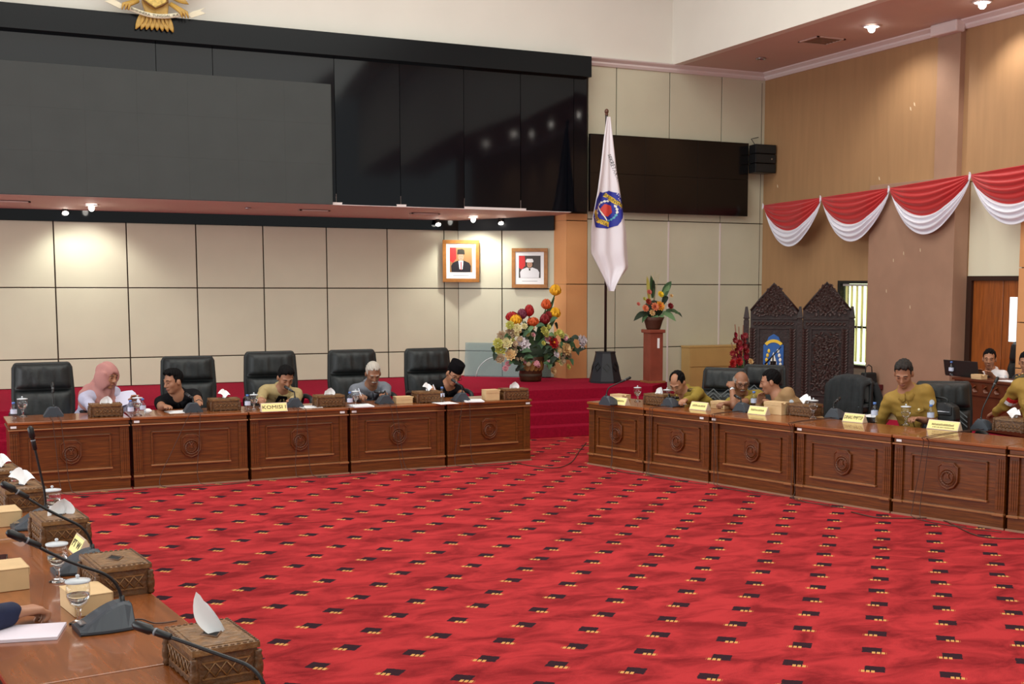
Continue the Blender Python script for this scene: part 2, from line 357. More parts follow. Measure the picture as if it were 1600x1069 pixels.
# door with narrow glass
DW = mat('door wood', (140, 74, 28), .35, var=.25, scale=4, stretch=(8, 8, .8), coat=.2)
dr = struct('door_1', MB().box(W+.0, W+.12, 12.60, 12.69, PF, 2.2).box(W, W+.12, 11.55, 12.6, 2.14, 2.2), mat('dark door frame', (48, 28, 20), .4))
part('door_leaf', MB().box(W+.04, W+.09, 12.06, 12.60, PF, 2.14), DW, dr, .004)
part('door_leaf', MB().box(W+.04, W+.09, 11.5, 12.05, PF, 2.14), DW, dr, .004)
part('glass_pane', MB().box(W+.03, W+.036, 11.80, 11.925, 1.36, 1.93), mat('door glass daylight', (225, 240, 245), .3, emit=1.1), dr)
struct('wall_behind_door', MB().box(W+.15, W+.3, 11, 13, 0, 3.5), SEAM)

# ------------------------------------------------------------------ video wall
vw = thing('video_wall', 'wide black glossy panelled video wall above the alcove with grey led screen', 'display wall', (3, 17.45, 3.17))
vw.location = (0, 0, 0)
part('header_band', MB().box(-4, 8.29, 17.28, 17.56, 5.205, 5.515), mat('black lacquer band', (14, 17, 20), .2, bump=.01, scale=1, spec=.22, detail=1), vw, .004)
px_ = [-4, -1.6, 2.0, 2.72, 4.36, 5.30, 6.27, 7.17, 8.05, 8.275]
for i in range(len(px_)-1):
    mb = MB(); n = 10; x0, x1 = px_[i]+.004, px_[i+1]-.004; a = random.uniform(-.006, .006); c_ = random.uniform(-.004, .004)
    vsx = [(x0+(x1-x0)*k/n, 17.405+a*(4*(k/n)*(1-k/n))+c_*(k/n)+.004*(z-4), z) for z in (3.172, 5.205) for k in range(n+1)]
    fs = [(k, k+1, n+2+k, n+1+k) for k in range(n)]
    mb.add(vsx, fs, 0, True); mb.box(x0, x1, 17.43, 17.5, 3.172, 5.205)
    part('gloss_panel', mb, BLACKG, vw)
sp_ = part('led_screen', MB().box(-4, 4.30, 17.36, 17.45, 3.165, 4.822), SCREEN, vw, .003)
for i in range(13):
    for j in range(3):
        part('led_module', MB().box(-3.98+i*.636, -3.98+(i+1)*.636-.0008, 17.357, 17.362, 3.17+j*.55, 3.17+(j+1)*.55-.0008), SCREEN, sp_)

# ------------------------------------------------------------------ lamps, vents and other ceiling fittings
def downlight(name, label, loc, r, on, e=0, tgt=None, ang=110):
    t = thing(name, label, 'ceiling light', loc)
    part('trim_ring', MB().lathe([(r, 0), (r*1.35, -.006), (r*1.35, -.016), (r*1.02, -.02), (r, -.004)], 24, cap=False), TRIMW if on else STEEL, t)
    part('lens', MB().lathe([(0.001, -.006), (r*.98, -.008), (r*.98, -.002), (.001, -.001)], 20), LAMP if on else SEAM, t)
    if on: part('bulb', MB().ell((0, 0, -.045), (r*.55, r*.55, .05), 12), LAMP, t)
    if e: spot('downlight_lamp', (loc[0], loc[1], loc[2]-.12), tgt or (loc[0], loc[1], 0), e, ang, .7)
    return t
Z1 = 3.163
p = atZ(138, 317, Z1); downlight('downlight', 'lit round downlight in the alcove soffit above the empty black chair', (p.x, 18.1, SZ(18.1)), .07, True, 48, (p.x-.1, 18.8, 1.4), 120)
p = atZ(750, 338, Z1); downlight('downlight', 'lit round downlight in the alcove soffit above the framed portraits', (6.7, 18.2, SZ(18.2)), .07, True, 58, (6.9, 18.6, 1.6), 125)
p = atZ(1362, 40, 5.55); downlight('downlight', 'lit downlight in the side ceiling nearest the square air vent', (p.x, p.y, 5.55), .09, True, 65, (11.6, p.y, 3.4), 120)
p = atZ(1535, 2, 5.55); downlight('downlight', 'lit downlight in the side ceiling cut by the top of the photo', (p.x, p.y, 5.55), .09, True, 65, (11.6, p.y-.3, 3.4), 120)
for yy, lb in ((10.2, 'third lit downlight of the side ceiling counted from the rear wall'), (8.4, 'fourth lit downlight of the side ceiling counted from the rear wall'), (6.4, 'fifth lit downlight of the side ceiling counted from the rear wall')): downlight('downlight', lb, (10.85, yy, 5.55), .09, True, 60, (11.4, yy, 2), 120)['group'] = 'downlights along the side ceiling'
p = atZ(1189, 91, 5.55); downlight('downlight', 'small unlit recessed downlight in the brownish side ceiling by the rear wall', (p.x, p.y, 5.55), .06, False)
p = atZ(363, 327, Z1); downlight('downlight', 'small unlit fitting in the pink soffit under the grey led screen', (p.x, 17.95, SZ(17.95)), .035, False)
p = atZ(1284, 63, 5.55)
def vent(label, loc, sx, sy):
    t = thing('air_vent', label, 'vent', loc)
    part('frame', MB().box(-sx, sx, -sy, -sy+.03, -.014, 0).box(-sx, sx, sy-.03, sy, -.014, 0).box(-sx, -sx+.03, -sy, sy, -.014, 0).box(sx-.03, sx, -sy, sy, -.014, 0), SOFF, t)
    part('backing', MB().box(-sx+.02, sx-.02, -sy+.02, sy-.02, -.004, 0), SEAM, t)
    for i in range(6):
        y = -sy+.05+i*(2*sy-.1)/5
        part('slat', MB().box(-sx+.03, sx-.03, y-.012, y+.004, -.012, -.003), PIER, t)
vent('square air vent grille in the brownish side ceiling beside the lit downlight', (p.x, p.y, 5.55), .24, .24)
for u, lb in ((15, 'slim air vent in the pink alcove soffit at the far end of the led screen'), (470, 'slim air vent in the pink soffit under the corner of the led screen'), (667, 'slim air vent in the pale soffit beside the lit downlight over the portraits')):
    q = atZ(u, 328, Z1); vent(lb, (q.x, 18.0, SZ(18.0)-.004), .22, .06)
def trackspot(label, x, y, z, nr_):
    t = thing('accent_spotlight', label, 'spotlight', (x, y, z))
    part('bracket', MB().box(-.012, .012, -.01, .07, .0, .03), BLACK, t)
    part('housing', MB().lathe([(.03, .06), (.045, .0), (.05, -.02), (.03, -.022)], 16), BLACK, t)
    part('lens', MB().ell((0, -.02, -.018), (.042, .042, .03), 12), LAMP, t)
for u, v, lb in ((102, 331, 'small lit accent spotlight on the black pelmet above the woman in pink headscarf'), (684, 349, 'small lit accent spotlight on the black pelmet above the portrait of man in black cap'), (782, 347, 'small lit accent spotlight on the black pelmet above the portrait in white uniform')):
    y = 18.66 if u < 700 else 18.3
    q = atY(u, v, y); trackspot(lb, q.x, q.y, q.z, 0)
spot('accent_lamp', (6.5, 18.35, 2.98), (6.5, 18.8, 1.8), 9, 90, .8, (.9, 1, .88)); spot('accent_lamp', (7.2, 18.05, 2.98), (7.35, 18.4, 1.8), 9, 90, .8, (.9, 1, .88)); spot('accent_lamp', (.85, 18.4, 2.98), (.85, 18.8, 1.8), 14, 90, .8, (.9, 1, .88))

# ------------------------------------------------------------------ black wall display of tiled screens, loudspeaker
t = thing('wall_display_screen', 'large black tiled wall display hung behind the white flag', 'screen', (8.35, 17.45, 3.19))
part('mount', MB().box(.1, 2.8, .06, .15, .1, 1.1), BLACK, t)
for i in range(3):
    for j in range(2):
        part('screen_tile', MB().box(i*.966+.001, (i+1)*.966-.001, 0, .06, j*.597+.001, (j+1)*.597-.001), TVB, t, .002)
t = thing('wall_speaker', 'black three-box line array loudspeaker hung in the corner beside the wall display', 'speaker', (11.42, 17.3, 3.89))
for k in range(3):
    b = part('cabinet', MB().prism([(-.2, -.1), (.2, -.1), (.16, .16), (-.16, .16)], .155*k+.004, .155*k+.15, 'z'), BLACK, t, .006)
    part('grille', MB().box(-.185, .185, -.108, -.1, .155*k+.015, .155*k+.14), LEATH, b)
    if k == 1: part('badge', MB().box(.1, .125, -.111, -.108, .155*k+.06, .155*k+.085), STEEL, b)
part('bracket', MB().box(-.03, .03, .16, .3, .1, .36).tube([(0, .2, .46), (-.06, .25, .58), (.1, .28, .62)], .006, 6), BLACK, t)

# ------------------------------------------------------------------ provincial flag on a pole in a black tapering stand
FX, FY = 8.27, 16.72
t = thing('flagpole', 'dark flagpole standing in black tapering octagonal floor stand with raised diamonds', 'flagpole', (FX, FY, DZ))
n = 8; A = .255; Bv = .155; hgt = .47
st = MB().lathe([(A, 0), (A, .03), (Bv, hgt-.02), (Bv+.006, hgt-.02), (Bv+.006, hgt), (.001, hgt)], 8, sm=False)
st.v = [Matrix.Rotation(R(22.5+26), 3, 'Z') @ p for p in st.v]
part('stand', st, mat('black painted wood', (30, 32, 38), .45), t)
for k in range(8):
    a = R(26+k*45); c0 = (A+Bv)/2*math.cos(R(22.5))-.002
    nb = MB(); nb.M = Matrix.Rotation(a, 4, 'Z') @ Matrix.Translation((c0, 0, .24)) @ Matrix.Rotation(-math.atan((A-Bv)/hgt), 4, 'Y')
    o_, i_ = .075, .05
    for q in range(4):
        a0, a1 = R(90*q), R(90*q+90)
        nb.prism([(o_*math.cos(a0)*.8, o_*math.sin(a0)), (o_*math.cos(a1)*.8, o_*math.sin(a1)), (i_*math.cos(a1)*.8, i_*math.sin(a1)), (i_*math.cos(a0)*.8, i_*math.sin(a0))], .0, .012, 'x')
    part('diamond_moulding', nb, BLACK, t)
ptop = atY(946, 174, FY).z-DZ
part('pole', MB().lathe([(.02, hgt), (.02, ptop-.05), (.012, ptop-.03)], 12), mat('dark pole', (44, 34, 30), .35), t)
part('finial', MB().ell((0, 0, ptop), (.032, .032, .04), 12).lathe([(.02, ptop-.06), (.026, ptop-.045), (.02, ptop-.03)], 12), mat('brown finial', (96, 62, 48), .3), t)
# flag: a height field over (x, z); outline from the photograph's proportions
zt, zb = atY(946, 182, FY-.05).z, atY(949, 455, FY-.05).z
pxm = (zt-zb)/273.0
fo = [(0, -1.5, 4), (.14, -8, 8.5), (.30, -14, 14), (.43, -20, 21), (.58, -29.5, 29), (.65, -32, 33), (.78, -31.4, 36), (.865, -17.4, 38), (.91, -10.4, 27), (.96, -2, 14), (1, 4, 6)]
def fspan(tt):
    for a, b in zip(fo, fo[1:]):
        if a[0] <= tt <= b[0]:
            k = (tt-a[0])/(b[0]-a[0]); return (a[1]+(b[1]-a[1])*k)*pxm, (a[2]+(b[2]-a[2])*k)*pxm
def fdepth(x, tt):
    l, r = fspan(tt); s = (x-l)/max(1e-6, r-l)
    amp = min(1, tt*1.6)
    return min(-.034, -.05-.075*amp*(.6*math.sin(s*7.5+1.0+tt*1.5)+.45*math.sin(s*15+tt*3)+.5*s)-.035*amp*math.sin(s*math.pi))
mb = MB(); NU, NV = 40, 46
for front in (0, 1):
    base = len(mb.v); vsx = []
    for i in range(NV+1):
        tt = i/NV; l, r = fspan(tt)
        for j in range(NU+1):
            x = l+(r-l)*j/NU; vsx.append((x, fdepth(x, tt)+(.012 if front else 0), -tt*(zt-zb)))
    fs = [(i*(NU+1)+j, (i+1)*(NU+1)+j, (i+1)*(NU+1)+j+1, i*(NU+1)+j+1) for i in range(NV) for j in range(NU)]
    mb.add(vsx, fs, 0, True)
fl = link('flag', mb.mesh('flag', [mat('white satin', (232, 226, 232), .5, sheen=.4)]), loc=(FX, FY, zt))
tag(fl, 'white satin flag with blue shield emblem draped down the tall pole', 'flag')
EB = mat('emblem blue', (34, 44, 150), .5); EY = mat('emblem yellow', (226, 190, 60), .5); ER = mat('emblem red', (206, 62, 52), .5); EW = mat('emblem white', (232, 232, 220), .5); EK = mat('emblem black', (24, 22, 40), .6); EC = mat('emblem cyan', (90, 170, 190), .5)
ex, ez = (943.5-946)*pxm, -(328-182)*pxm        # emblem centre on the flag
ca_, sa_ = math.cos(R(-33)), math.sin(R(-33))
def onflag(px, pz, off):
    x = ex+(px*ca_-pz*sa_)*pxm; z = ez+(px*sa_+pz*ca_)*pxm; tt = -z/(zt-zb); l, r = fspan(tt); x = min(max(x, l+.004), r-.004)
    return (x, fdepth(x, tt)-off, z)
def flagpatch(name, poly, off, mt, par, rings=7):
    cx_ = sum(p[0] for p in poly)/len(poly); cz_ = sum(p[1] for p in poly)/len(poly)
    pts = []
    for a, b in zip(poly, poly[1:]+poly[:1]):
        for k in range(4): pts.append((a[0]+(b[0]-a[0])*k/4, a[1]+(b[1]-a[1])*k/4))
    n = len(pts); vv = [onflag(cx_, cz_, off)]
    for r_ in range(1, rings+1):
        vv += [onflag(cx_+(p[0]-cx_)*r_/rings, cz_+(p[1]-cz_)*r_/rings, off) for p in pts]
    fs = [(0, 1+(j+1)%n, 1+j) for j in range(n)]+[(1+(r_-1)*n+j, 1+(r_-1)*n+(j+1)%n, 1+r_*n+(j+1)%n, 1+r_*n+j) for r_ in range(1, rings) for j in range(n)]
    q = MB(); q.add(vv, fs, 0, True); return part(name, q, mt, par)
def shield(h, wd): return [(-wd*.78, h*.62), (-wd*.55, h*.86), (0, h), (wd*.55, h*.86), (wd*.78, h*.62), (wd, h*.55), (wd, -h*.35), (wd*.6, -h*.75), (0, -h), (-wd*.6, -h*.75), (-wd, -h*.35), (-wd, h*.55)]
em = flagpatch('emblem_shield', shield(32, 26), .006, EB, fl)
def arcpoly(r0, r1, a0, a1, k=8, cz=0):
    return [(r0*math.cos(R(a0+(a1-a0)*i/k)), cz+r0*math.sin(R(a0+(a1-a0)*i/k))) for i in range(k+1)]+[(r1*math.cos(R(a1-(a1-a0)*i/k)), cz+r1*math.sin(R(a1-(a1-a0)*i/k))) for i in range(k+1)]
flagpatch('emblem_banner', [(-17, 22), (17, 22), (17, 15), (-17, 15)], .009, EY, em, 4)
flagpatch('emblem_banner', [(-20, -17), (-4, -25), (16, -21), (13, -14), (-4, -18), (-18, -10)], .009, EY, em, 4)
flagpatch('emblem_field', [(-9, 6), (2, 10), (9, 2), (6, -8), (-3, -11), (-10, -4)], .009, ER, em, 4)
for k in range(7):
    a = R(118+k*18); b = R(62-k*18)
    for an, mt_ in ((a, EW), (b, EC if k > 2 else EW)):
        cx_, cz_ = 16*math.cos(an)*.95, 15*math.sin(an)-1; tx, tz = -math.sin(an), math.cos(an); nx, nz = math.cos(an), math.sin(an)
        flagpatch('emblem_wreath_leaf', [(cx_-tx*3, cz_-tz*3), (cx_+nx*2.2, cz_+nz*2.2), (cx_+tx*3.4, cz_+tz*3.4), (cx_-nx*1.6, cz_-nz*1.6)], .011, mt_, em, 2)
flagpatch('emblem_bar', [(-14, -3), (8, -13), (8, -15), (-14, -5)], .013, EW, em, 2)
def flagtext(body, size, cx_, cz_, ang, mt_, off, par, name='lettering'):
    o = text(name, body, size, mt_, par, (0, 0, 0), ext=0)
    for vv in o.data.vertices:
        x, z = vv.co.x, vv.co.y; px2 = cx_+x*math.cos(R(ang))-z*math.sin(R(ang)); pz2 = cz_+x*math.sin(R(ang))+z*math.cos(R(ang))
        vv.co = onflag(px2, pz2, off)
    return o
flagtext('BULUNGAN', 7, 0, 18.5, 0, EK, .013, em)
flagtext('TENGUYUN', 5.5, -2, -19, -6, EK, .013, em)
# black words running down the fold near the top of the flag
o = text('lettering', 'SEKRETARIAT', 7.5*pxm, INK, fl, (0, 0, 0), ext=0)
for vv in o.data.vertices:
    x, z = vv.co.x, vv.co.y; a = R(-72); bx, bz = 8*pxm, -80*pxm
    X = bx+x*math.cos(a)-z*math.sin(a); Z = bz+x*math.sin(a)+z*math.cos(a); tt = -Z/(zt-zb); l, r = fspan(tt); X = min(X, r-.003)
    vv.co = (X, fdepth(X, tt)-.006, Z)

# ------------------------------------------------------------------ framed portraits
FRM = mat('golden brown frame', (160, 104, 44), .4, var=.15, scale=20)
def portrait(label, loc, rz, wd, ht, bg, cloth, cap, white, red=True):
    t = thing('framed_portrait', label, 'picture', loc, rz)
    b = .058
    part('frame', MB().box(-wd/2, wd/2, -.03, 0, 0, b).box(-wd/2, wd/2, -.03, 0, ht-b, ht).box(-wd/2, -wd/2+b, -.03, 0, b, ht-b).box(wd/2-b, wd/2, -.03, 0, b, ht-b), FRM, t, .004)
    part('mat_board', MB().box(-wd/2+b, wd/2-b, -.016, -.002, b, ht-b), PAPER, t)
    pw, ph = wd-2*b-.11, ht-2*b-.16; z0 = b+.10
    pr_ = part('photo_print', MB().box(-pw/2, pw/2, -.0175, -.016, z0, z0+ph), mat('print background %d' % bg[0], bg, .5), t)
    y = -.0185
    def P(poly, mt_, nm, k=0): part(nm, MB().prism([(x*pw, z0+z*ph) for x, z in poly], y-.0006*k, y+.0012, 'y'), mt_, pr_)
    skin = mat('print skin', (186, 140, 116), .5)
    P([(-.49, .45), (-.36, .38), (-.2, .55), (-.22, .99), (-.49, .99)], mat('print red', (204, 44, 44), .5), 'printed_flag', 0)
    cm = mat('print cloth %d' % cloth[0], cloth, .5)
    P([(-.42, .005), (.42, .005), (.44, .25), (.36, .38), (.1, .48), (-.1, .48), (-.36, .38), (-.44, .25)], cm, 'printed_jacket', 1)
    if not white:
        P([(-.07, .12), (.07, .12), (.11, .46), (-.11, .46)], PAPER, 'printed_shirt', 2); P([(-.02, .1), (.03, .1), (.025, .42), (-.025, .42)], mat('print red', (204, 44, 44), .5), 'printed_tie', 3)
    else: P([(-.03, .33), (.03, .33), (.04, .42), (-.04, .42)], INK, 'printed_tie', 2)
    if white: P([(.17*math.cos(q)*1.05, .63+.20*math.sin(q)) for q in (2*math.pi*i/16 for i in range(16))], INK, 'printed_scarf', 2)
    P([(.125*math.cos(q), .61+.155*math.sin(q)) for q in (2*math.pi*i/16 for i in range(16))], skin, 'printed_face', 3)
    for sx_ in (-1, 1): P([(sx_*.05-.02, .625), (sx_*.05+.02, .625), (sx_*.05+.02, .64), (sx_*.05-.02, .64)], INK, 'printed_eye', 4)
    P([(-.035, .535), (.035, .535), (.02, .55), (-.02, .55)], mat('print lips', (150, 80, 76), .5), 'printed_mouth', 4)
    if white: P([(-.16, .70), (.16, .70), (.18, .76), (.13, .86), (-.13, .86), (-.18, .76)], PAPER, 'printed_cap', 4)
    else: P([(-.17, .72), (.17, .72), (.15, .9), (.05, .94), (-.15, .92)], INK, 'printed_cap', 4)
    part('caption_line', MB().box(-pw*.35, pw*.35, -.0172, -.016, b+.045, b+.052), mat('caption grey', (150, 150, 150), .6), t)
ang = math.atan2(sd.y, sd.x)
q = atY(720.5, 441, 18.64); portrait('golden framed portrait of a man in dark jacket and black cap hung across the corner', (q.x, 18.64, q.z), ang*.56, .58, .665, (150, 112, 70), (28, 24, 32), 0, False)
tq = .835; c_ = Pa+sd*(tq*ln)-nr*(-.0)
q = atV(828, 450, (c_.x+nr.x*.03, c_.y+nr.y*.03), (nr.x, nr.y)); portrait('golden framed portrait of a person in white uniform and white cap above the large bouquet', (q.x, q.y, q.z), ang, .58, .625, (66, 58, 56), (222, 222, 226), 0, True)

# ------------------------------------------------------------------ red and white bunting along the right-hand wall
RB = mat('red satin', (180, 26, 28), .5, sheen=.3); WB = mat('white satin cloth', (228, 226, 236), .55, sheen=.3)
bt = thing('bunting', 'red and white satin swag bunting pinned along the tan wall', 'bunting', (11.38, 14, 3.4)); bt.location = (0, 0, 0)
pins = [atX(u, v, 11.36) for u, v in ((1197, 321), (1287, 309), (1394, 294), (1521, 273))]; pins += [Vector((11.36, pins[3].y+(pins[3].y-pins[2].y)*k, pins[3].z+.07*k)) for k in (1, 2)]
def swag(name, a, b, d0, d1, folds, mt_, amp, tie):
    mb = MB(); NU, NV = 36, 30; vv = []
    for i in range(NV+1):
        t_ = i/NV
        for j in range(NU+1):
            s = j/NU; cat = (math.sin(math.pi*s))**.72 if tie else math.sin(math.pi*s)**.8
            p = a.lerp(b, s); d = (d0+(d1-d0)*t_)*cat
            pin = min(1, 4*s, 4*(1-s))
            x = -.03-amp*pin*(.5+.5*math.cos(t_*folds*2*math.pi))*(1-.3*t_)-.05*pin*math.sin(math.pi*t_)
            vv.append((p.x+x, p.y, p.z-d-.004*t_))
    fs = [(i*(NU+1)+j, i*(NU+1)+j+1, (i+1)*(NU+1)+j+1, (i+1)*(NU+1)+j) for i in range(NV) for j in range(NU)]
    mb.add(vv, fs, 0, True); o = part(name, mb, mt_, bt); m_ = o.modifiers.new('cloth', 'SOLIDIFY'); m_.thickness = .004
for a, b in zip(pins, pins[1:]):
    k = abs(a.y-b.y)
    swag('white_swag', a, b, .40, .70, 4, WB, .05, True)
    swag('red_swag', a-Vector((.02, 0, 0)), b-Vector((.02, 0, 0)), 0, .47, 5, RB, .04, True)
for p in pins[:4]: part('pin_tuft', MB().leaf(p+Vector((-.06, 0, .0)), p+Vector((-.07, 0, .035)), .02, nrm=(1, 0, 0)).leaf(p+Vector((-.06, 0, .02)), p+Vector((-.06, .02, -.07)), .025, nrm=(1, 0, 0)), WB, bt)

# ------------------------------------------------------------------ gilded eagle emblem over the video wall
g0 = atY(240, 0, 17.26); u_ = .00835
t = thing('eagle_emblem', 'gilded wooden eagle coat of arms with white motto ribbon above the black band', 'emblem', (g0.x, 17.26, g0.z))
def G(px, pz): return ((px-240)*u_, -pz*u_)
body = MB(); body.prism([G(222, 5), G(228, 27), G(259, 28), G(262, 5), G(258, -40), G(224, -40)][::-1], -.05, 0); part('body', body, GOLD, t, .012)
for k in range(8):
    a = -17+k*34/7; x0 = 226+k*4.2; q = MB()
    q.leaf((G(x0, 20)[0], -.055+abs(k-3.5)*.004, G(0, 20)[1]), (G(x0+a*.75-1, 47.5)[0], -.045, G(0, 46.5+abs(k-3.5)*.2)[1]), .034, nrm=(0, -1, 0), cup=.5)
    o = part('tail_feather', q, GOLD, t); m_ = o.modifiers.new('thick', 'SOLIDIFY'); m_.thickness = .015
part('shield', MB().prism([G(224, -20), G(224, 4), G(232, 9), G(241, 14), G(250, 9), G(258, 4), G(258, -20)], -.11, -.05), mat('gold shield', (206, 176, 92), .4, var=.3, scale=30, bump=.4), t, .01)
part('shield_border', MB().tube([(G(223, -20)[0], -.11, G(0, -20)[1]), (G(223, 4)[0], -.11, G(0, 4)[1]), (G(232, 10)[0], -.11, G(0, 10)[1]), (G(241, 15)[0], -.11, G(0, 15)[1]), (G(250, 10)[0], -.11, G(0, 10)[1]), (G(259, 4)[0], -.11, G(0, 4)[1]), (G(259, -20)[0], -.11, G(0, -20)[1])], .012, 6), mat('dark gold', (110, 74, 30), .5), t)
RIB = mat('ribbon ivory', (226, 218, 190), .5)
rb = MB(); pts = []
for i in range(25):
    s = i/24; x = 196+s*88; z = 15.5+9*math.sin(math.pi*s)+3.2*s
    pts.append((x, z))
vv = []
for x, z in pts: vv += [(G(x, 0)[0], -.10, G(0, z-3.4)[1]), (G(x, 0)[0], -.10, G(0, z+3.4)[1])]
rb.add(vv, [(2*i, 2*i+1, 2*i+3, 2*i+2) for i in range(24)], 0, True)
o = part('ribbon', rb, RIB, t); m_ = o.modifiers.new('thick', 'SOLIDIFY'); m_.thickness = .012
tx = text('motto', 'BHINNEKA  TUNGGAL  IKA', 5.0*u_, INK, o, (0, 0, 0), ext=0, sx=1.12)
for vv_ in tx.data.vertices:
    x = vv_.co.x/u_+240; s = min(1, max(0, (x-196)/88)); zc = 15.5+9*math.sin(math.pi*s)+3.2*s
    vv_.co = (G(x, 0)[0], -.108, G(0, zc)[1]+vv_.co.y)
for sx_, dz in ((-1, 0), (1, 4)):
    e = [(196, 15+dz), (190, 20+dz), (168, 11+dz), (176, 8+dz), (168, 2+dz), (180, 7+dz), (188, 10+dz)]
    if sx_ > 0: e = [(480-x+4, z) for x, z in e][::-1]
    part('ribbon_end', MB().prism([G(*p) for p in e], -.09, -.075), RIB, t)
    for k in range(3):
        x = 192+k*4.5 if sx_ < 0 else 280+k*4.5
        part('talon', MB().tube([(G(240+sx_*24, 0)[0], -.06, G(0, 5)[1]), (G(x-sx_*2, 0)[0], -.13, G(0, 14+dz)[1]), (G(x, 0)[0], -.13, G(0, 22+dz)[1])], [.03, .022, .008], 8), GOLD, t)
    for k in range(7):
        q = MB(); q.leaf((G(240+sx_*18, 0)[0], -.03, G(0, -14)[1]), (G(240+sx_*(52+k*6), 0)[0], -.03, G(0, 2-k*13)[1]), .05, nrm=(0, -1, 0)); o = part('wing_feather', q, GOLD, t); m_ = o.modifiers.new('thick', 'SOLIDIFY'); m_.thickness = .012
part('head', MB().ell((0, -.06, .55), (.09, .08, .1), 12).ell((.1, -.06, .53), (.06, .03, .03), 8), GOLD, t)

# ------------------------------------------------------------------ carved teak screen with crest, low cupboard, stool
k_ = .95
def cv(u, v):
    d = ray(u, v); n = ray(1240, 530); a = (10.9*n.x+15.9*n.y)/(d.x*n.x+d.y*n.y)*k_; return O3+d*a
B0 = cv(1243, 622); nn = ray(1240, 530); nn = Vector((nn.x, nn.y, 0)).normalized(); rx = Vector((nn.y, -nn.x, 0)); rz_ = math.atan2(rx.y, rx.x)
t = thing('carved_screen', 'tall dark carved teak two-panel screen with pointed gables and painted crest', 'screen', (B0.x, B0.y, PF), rz_)
sc1 = (cv(1330, 560)-cv(1158, 560)).length/172.0
def Q(u, v): return ((u-1243)*sc1, (622-v)*sc1+B0.z-PF)
def leafy(mb, x, z, s, a, y):
    dx, dz = math.cos(a), math.sin(a); mb.leaf((x, y, z), (x+dx*s, y-.01, z+dz*s), s*.34, nrm=(0, -1, 0), cup=.6, k=3, bend=(-dz*s*.2, -.01, dx*s*.2))
CV2 = mat('carved teak relief', (66, 47, 43), .45, bump=.2, scale=40)
